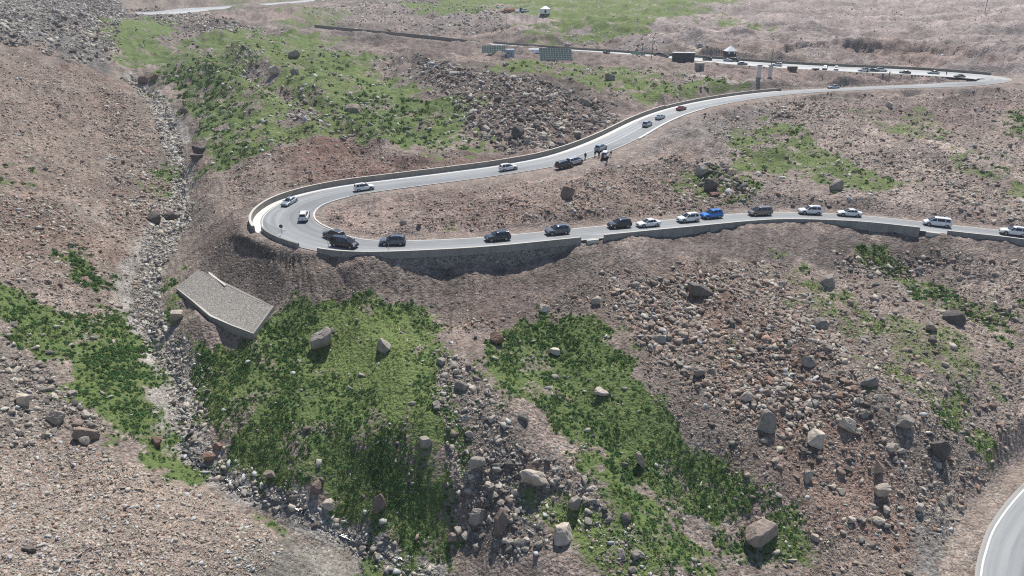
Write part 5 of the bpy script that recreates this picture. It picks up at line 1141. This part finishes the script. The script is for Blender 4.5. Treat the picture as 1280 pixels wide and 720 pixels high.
# yurt and the things beside it
k = site('yurt', 681.5, 15.8, 'white round yurt with a conical top on the far green meadow', 'yurt')
MB().cyl((0,0,-.5), (0,0,1.9), 2.9, 2.8, 20).build('wall', m_canvas, k); MB().cyl((0,0,1.9), (0,0,3.5), 2.95, .45, 20).build('roof', m_white, k); MB().cyl((0,0,3.5), (0,0,3.75), .45, .3, 12).build('crown', m_wood, k)
MB().box(-.5, .5, -2.98, -2.85, -.1, 1.5).build('door', m_wood, k)
def tent(u, v, w, d, h, mat, lab, name='tent', grp=None, rz=0.):
    k = site(name, u, v, lab, 'tent', grp, rz); nx = 7; V = []; F = []
    for i in range(nx):
        x = -w/2 + w * i / (nx - 1); s = .12 * math.sin(i * 2.3)
        V += [(x, -d/2, -.15), (x, -d/4, h*.62 - s), (x, 0, h - abs(s)), (x, d/4, h*.6 + s), (x, d/2, -.15)]
    for i in range(nx - 1):
        for j in range(4): F.append((i*5+j, i*5+j+1, i*5+j+6, i*5+j+5))
    F += [(0,1,2,3,4), tuple((nx-1)*5 + j for j in (4,3,2,1,0))]
    MB().add(V, F).build('canvas', mat, k); p = MB(); [p.cyl((x, 0, -.2), (x, 0, h + .15), .05, n=6) for x in (-w/2 - .06, w/2 + .06)]; p.build('pole', m_wood, k); return k
tent(639, 14.5, 8, 3, 1.7, plain('faded_red_canvas', (150, 92, 78), .9, var=.4, scale=1.5), 'low faded red tent on the far meadow left of the yurt')
tent(668, 65.5, 5.2, 3.4, 1.9, m_canvas, 'crumpled white tent between the two solar arrays', rz=-.2)
tent(646.5, 15.2, 2.6, 2.2, 1.5, m_canvas, 'tiny white tent beside the faded red tent')
place_car('suv', 'white', 656.5, 15, 1, 'white car parked on the far meadow left of the yurt', 'cars on the far meadow', ground_only=True, turn=.4)
place_car('suv', 'black', 652.5, 13.5, 1, 'black car parked behind the white car on the far meadow', 'cars on the far meadow', ground_only=True, turn=1.2)
# solar arrays
m_cell, nt, b = newmat('solar_panel_grid'); g = N(nt); oc = g.obj(); sx = g.node('ShaderNodeSeparateXYZ'); nt.links.new(oc, sx.inputs[0])
def gridline(v, period, wd):
    f = g.math('FRACT', g.math('DIVIDE', v, period)); return g.math('LESS_THAN', f, wd)
ln_ = g.math('MAXIMUM', gridline(sx.outputs[0], 1.0, .13), gridline(g.math('ADD', sx.outputs[1], sx.outputs[2]), 1.55, .12))
g.put(b, 'Base Color', g.mix(ln_, L3(58, 70, 72) + (1,), L3(112, 122, 118) + (1,))); b.inputs['Roughness'].default_value = .95; b.inputs['Specular IOR Level'].default_value = .05
def solar(u, v, w, slope, tilt, lab, rz):
    k = site('solar_array', u, v, lab, 'solar panels', 'solar arrays on the grassy shelf', rz); dy = slope * math.cos(tilt); dz = slope * math.sin(tilt); z0 = .55
    a = MB().add([(-w/2,0,z0),(w/2,0,z0),(w/2,dy,z0+dz),(-w/2,dy,z0+dz),(-w/2,0,z0-.09),(w/2,0,z0-.09),(w/2,dy,z0+dz-.09),(-w/2,dy,z0+dz-.09)], [(0,1,2,3),(7,6,5,4),(0,4,5,1),(1,5,6,2),(2,6,7,3),(3,7,4,0)]); a.build('panel', m_cell, k)
    f = MB(); f.box(-w/2 - .08, w/2 + .08, -.1, -.005, z0 - .14, z0 + .04); f.cyl((-w/2, dy * .75, z0 + dz * .75 - .18), (w/2, dy * .75, z0 + dz * .75 - .18), .06, n=6); f.build('frame', m_steel, k)
    for i in range(5):
        x = -w/2 + .4 + (w - .8) * i / 4
        MB().cyl((x, .1, -.6), (x, .1, z0 - .08), .06, n=6).build('leg', m_steel, k); MB().cyl((x, dy * .75, -.6), (x, dy * .75, z0 + dz * .75 - .2), .06, n=6).build('leg', m_steel, k)
solar(617, 67.5, 9.4, 4.6, R(32), 'smaller solar array left of the pale blue cabin', .0)
solar(695.5, 77, 12.6, 7.0, R(36), 'larger solar array right of the crumpled white tent', .06)
k = site('cabin', 637.5, 71, 'small pale blue sheet metal cabin between the solar arrays', 'cabin', rz=.15)
MB().box(-1.5, 1.5, -1.3, 1.3, -.5, 2.7).build('wall', m_blue, k); MB().box(-1.65, 1.65, -1.45, 1.45, 2.702, 2.84).build('roof', m_white, k); MB().box(-.2, .7, -1.33, -1.302, 0, 2.).build('door', m_steel, k); MB().box(-1.2, -.5, -1.33, -1.302, 1.1, 1.8).build('window', m_glass, k)
def pole(u, v, h, lab, arms=1, r=.13, name='utility_pole', cat='utility pole'):
    k = site(name, u, v, lab, cat, 'poles'); MB().cyl((0,0,-.6), (0,0,h), r * 1.2, r * .8, 8).build('shaft', m_wood if name == 'utility_pole' else m_steel, k)
    for a in range(arms):
        MB().box(-.9, .9, -.06, .06, h - .5 - a * .7, h - .38 - a * .7).build('crossarm', m_wood, k)
        ins = MB(); [ins.cyl((x, 0, h - .38 - a * .7), (x, 0, h - .16 - a * .7), .05, n=6) for x in (-.8, 0, .8)]; ins.build('insulator', m_white, k)
    return k
pole(814.5, 72, 8.6, 'dark utility pole beside the top road left of the container', 1)
pole(963, 88, 8., 'tall wooden pole standing behind the pale pillars', 0)
pole(1231, 15, 8.5, 'lone utility pole on the bare hillside at the upper right', 1)
pole(633.5, 72, 19, 'tall thin steel mast beside the pale blue cabin', 0, .055, 'mast', 'mast')
for u, lab in ((948, 'left one of two pale concrete pillars by the top road'), (962, 'right one of two pale concrete pillars by the top road')):
    k = site('concrete_pillar', u, 97.5, lab, 'pillar', 'pale concrete pillars', rz=.1)
    MB().box(-.55, .55, -.5, .5, -.6, 4.3).build('shaft', m_plaster, k); MB().box(-.85, .85, -.75, .75, 4.302, 4.55, .1, .1).build('cap', m_dark, k); MB().box(-.75, .75, -.7, .7, -.7, .25).build('plinth', m_parapet, k)
k = site('concrete_box', 874, 86.5, 'squat pale concrete box on the slope right of the container', 'concrete box', rz=.1)
MB().box(-1.5, 1.5, -1.2, 1.2, -.8, 2.2).build('wall', m_parapet, k); MB().box(-1.6, 1.6, -1.3, 1.3, 2.202, 2.4).build('roof', m_cap, k); MB().box(-.4, .5, -1.24, -1.202, .1, 1.4).build('opening', m_dark, k)
# pale green barrier panels
m_green = plain('pale_green_mesh', (128, 172, 158), .8, var=.2, scale=2.)
for i, (u, v) in enumerate(((791.5, 68.6), (797.5, 69.3), (803.5, 69.9))):
    k = site('barrier', u, v, ('left', 'middle', 'right')[i] + ' one of three pale green barrier panels on the top road', 'barrier', 'green barrier panels', rz=-.1)
    MB().box(-.95, .95, -.03, .03, .25, 1.3).build('panel', m_green, k)
    for x in (-.95, .95): MB().box(x - .04, x + .04, -.25, .25, 0, .06).box(x - .03, x + .03, -.03, .03, .06, 1.36).build('leg', m_steel, k)
# stall, crates and blocks along the near edge of the top road
k = site('market_stall', 1019.5, 88.2, 'low roadside stall with a white cloth top at the top road', 'stall', rz=-.1)
MB().box(-1.3, 1.3, -.6, .6, .85, .95).build('counter', m_canvas, k); MB().box(-1.2, 1.2, -.5, .5, .1, .848).build('base', m_wood, k)
k = site('cargo_box', 990, 88.3, 'open topped brown steel cargo box at the edge of the top road', 'cargo box', rz=-.05)
m_rust = plain('dull_brown_steel', (92, 84, 76), .8, var=.4, scale=2.)
MB().add([(-1.5,-.7,0),(1.5,-.7,0),(1.5,.7,0),(-1.5,.7,0),(-1.85,-.85,1.5),(1.85,-.85,1.5),(1.85,.85,1.5),(-1.85,.85,1.5),(-1.4,-.62,.12),(1.4,-.62,.12),(1.4,.62,.12),(-1.4,.62,.12),(-1.75,-.76,1.5),(1.75,-.76,1.5),(1.75,.76,1.5),(-1.75,.76,1.5)], [(3,2,1,0),(0,1,5,4),(1,2,6,5),(2,3,7,6),(3,0,4,7),(4,5,13,12),(5,6,14,13),(6,7,15,14),(7,4,12,15),(8,9,10,11),(12,13,9,8),(13,14,10,9),(14,15,11,10),(15,12,8,11)]).build('shell', m_rust, k)
pb = None
bl = MB(); bl.box(-.34, .34, -.2, .2, -.3, .26, .06, .05)
blk_lab = 'small dark grey guard block on the near edge of the top road'
for u, v in ((896.5, 79.8), (905, 80.3), (937, 83), (955, 84.2), (1008, 87.6), (1055.5, 90.6), (1062.5, 91.3), (1071, 91.7), (1075.5, 91.9), (1091, 92.9), (1103.5, 93.2), (1126, 94.6), (1140, 94.8), (1144, 95), (1148, 95.3), (1153, 95.6), (1158, 95.8), (1161.5, 96), (1170, 96.4), (1178, 96.8), (1187, 97.3)):
    if pb is None: o = pb = bl.build('guard_block', plain('dark_painted_concrete', (84, 84, 84), .85, var=.4, scale=3.))
    else: o = pb.copy(); COL.objects.link(o)
    o.location = tuple(castz(u, v)); o.rotation_euler = (0, 0, random.uniform(-.2, .1)); tag(o, blk_lab, 'guard block', 'guard blocks along the top road')
# convex mirrors / small signs on thin posts on the outer edge of the hairpin and wall
for u, v, lab in ((353, 297, 'small round sign on a thin post by the hairpin parapet'), (411, 313, 'small round sign on a thin post left of the black minivan'), (486.5, 316, 'small round sign on a thin post in front of the grey SUV')):
    k0 = road_at(RM, u, v - 6); p = RM['p'][k0]; q = at_z(u, v, p[2] - ZC - .6); k = empty('road_sign', tuple(q), 0, lab, 'road sign', 'signs along the wall')
    MB().cyl((0,0,-1.2), (0,0,2.2), .045, n=8).build('post', m_steel, k); MB().cyl((0,-.03,2.15), (0,.03,2.15), .34, n=18).build('disc', m_dark, k)
mk = site('marker_post', 1139.5, 105.8, 'short white marker post at the edge of the upper leg', 'post'); MB().cyl((0,0,-.3), (0,0,1.), .12, .1, 8).build('shaft', m_white, mk); MB().cyl((0,0,.7), (0,0,.85), .125, .122, 8).build('band', m_tail, mk)
# ================================================================== camera, sun, sky
cam = bpy.data.cameras.new('camera'); co = bpy.data.objects.new('camera', cam); COL.objects.link(co); scene.camera = co
co.location = (0, 0, ZC); co.rotation_euler = (math.pi / 2 - PITCH, 0, 0)
cam.sensor_fit = 'HORIZONTAL'; cam.sensor_width = 36; cam.lens = 36 * FPX / 1280; cam.clip_start = .5; cam.clip_end = 6000
SUN_AZ, SUN_EL = R(17), R(59)                      # bearing from +Y towards +X, height
sun = bpy.data.lights.new('sun', 'SUN'); so = bpy.data.objects.new('sun', sun); COL.objects.link(so)
sun.energy = 4.3; sun.angle = R(.6); sun.color = (1, .955, .89)
from mathutils import Vector
sd = Vector((math.sin(SUN_AZ) * math.cos(SUN_EL), math.cos(SUN_AZ) * math.cos(SUN_EL), math.sin(SUN_EL)))
so.rotation_euler = (-sd).to_track_quat('-Z', 'Y').to_euler(); so.location = (0, 0, 300)
w = bpy.data.worlds.new('World'); scene.world = w; w.use_nodes = True; nt = w.node_tree; bg = nt.nodes['Background']
sky = nt.nodes.new('ShaderNodeTexSky'); sky.sky_type = 'NISHITA'; sky.sun_disc = False; sky.sun_elevation = SUN_EL; sky.sun_rotation = SUN_AZ; sky.altitude = 2500; sky.air_density = 1.; sky.dust_density = 3.
nt.links.new(sky.outputs[0], bg.inputs[0]); bg.inputs[1].default_value = .105
vs = scene.view_settings; vs.view_transform = 'Standard'; vs.look = 'None'; vs.exposure = .57; vs.gamma = 1; vs.use_curve_mapping = False
scene.cycles.max_bounces = 5; scene.cycles.diffuse_bounces = 3; scene.cycles.glossy_bounces = 2; scene.cycles.volume_bounces = 0; scene.cycles.transparent_max_bounces = 6
# ------------------------------------------------------------------ the air: thin even haze over the whole valley, closed box, sky outside it
m_haze = bpy.data.materials.new('mountain_haze'); m_haze.use_nodes = True; nt = m_haze.node_tree; nt.nodes.clear()
o_ = nt.nodes.new('ShaderNodeOutputMaterial'); pv = nt.nodes.new('ShaderNodeVolumePrincipled'); pv.inputs['Color'].default_value = (.92, .93, .95, 1); pv.inputs['Density'].default_value = .00016; pv.inputs['Anisotropy'].default_value = .1
nt.links.new(pv.outputs[0], o_.inputs['Volume'])
x0, x1, y0, y1, z0, z1 = -1500, 1500, -60, 1760, min(float(FZ.min()), 0) - 1, max(float(FZ.max()), ZC) + 12
Vh = [(x, y, z) for z in (z0, z1) for y in (y0, y1) for x in (x0, x1)]
hz = mesh_obj('haze', Vh, [(0,2,3,1),(4,5,7,6),(0,1,5,4),(2,6,7,3),(0,4,6,2),(1,3,7,5)], m_haze); tag(hz, 'thin pale mountain haze in the air', None, None, 'stuff')

scene.cycles.use_denoising = False; scene.cycles.pixel_filter_type = 'BLACKMAN_HARRIS'; scene.cycles.filter_width = 1.1
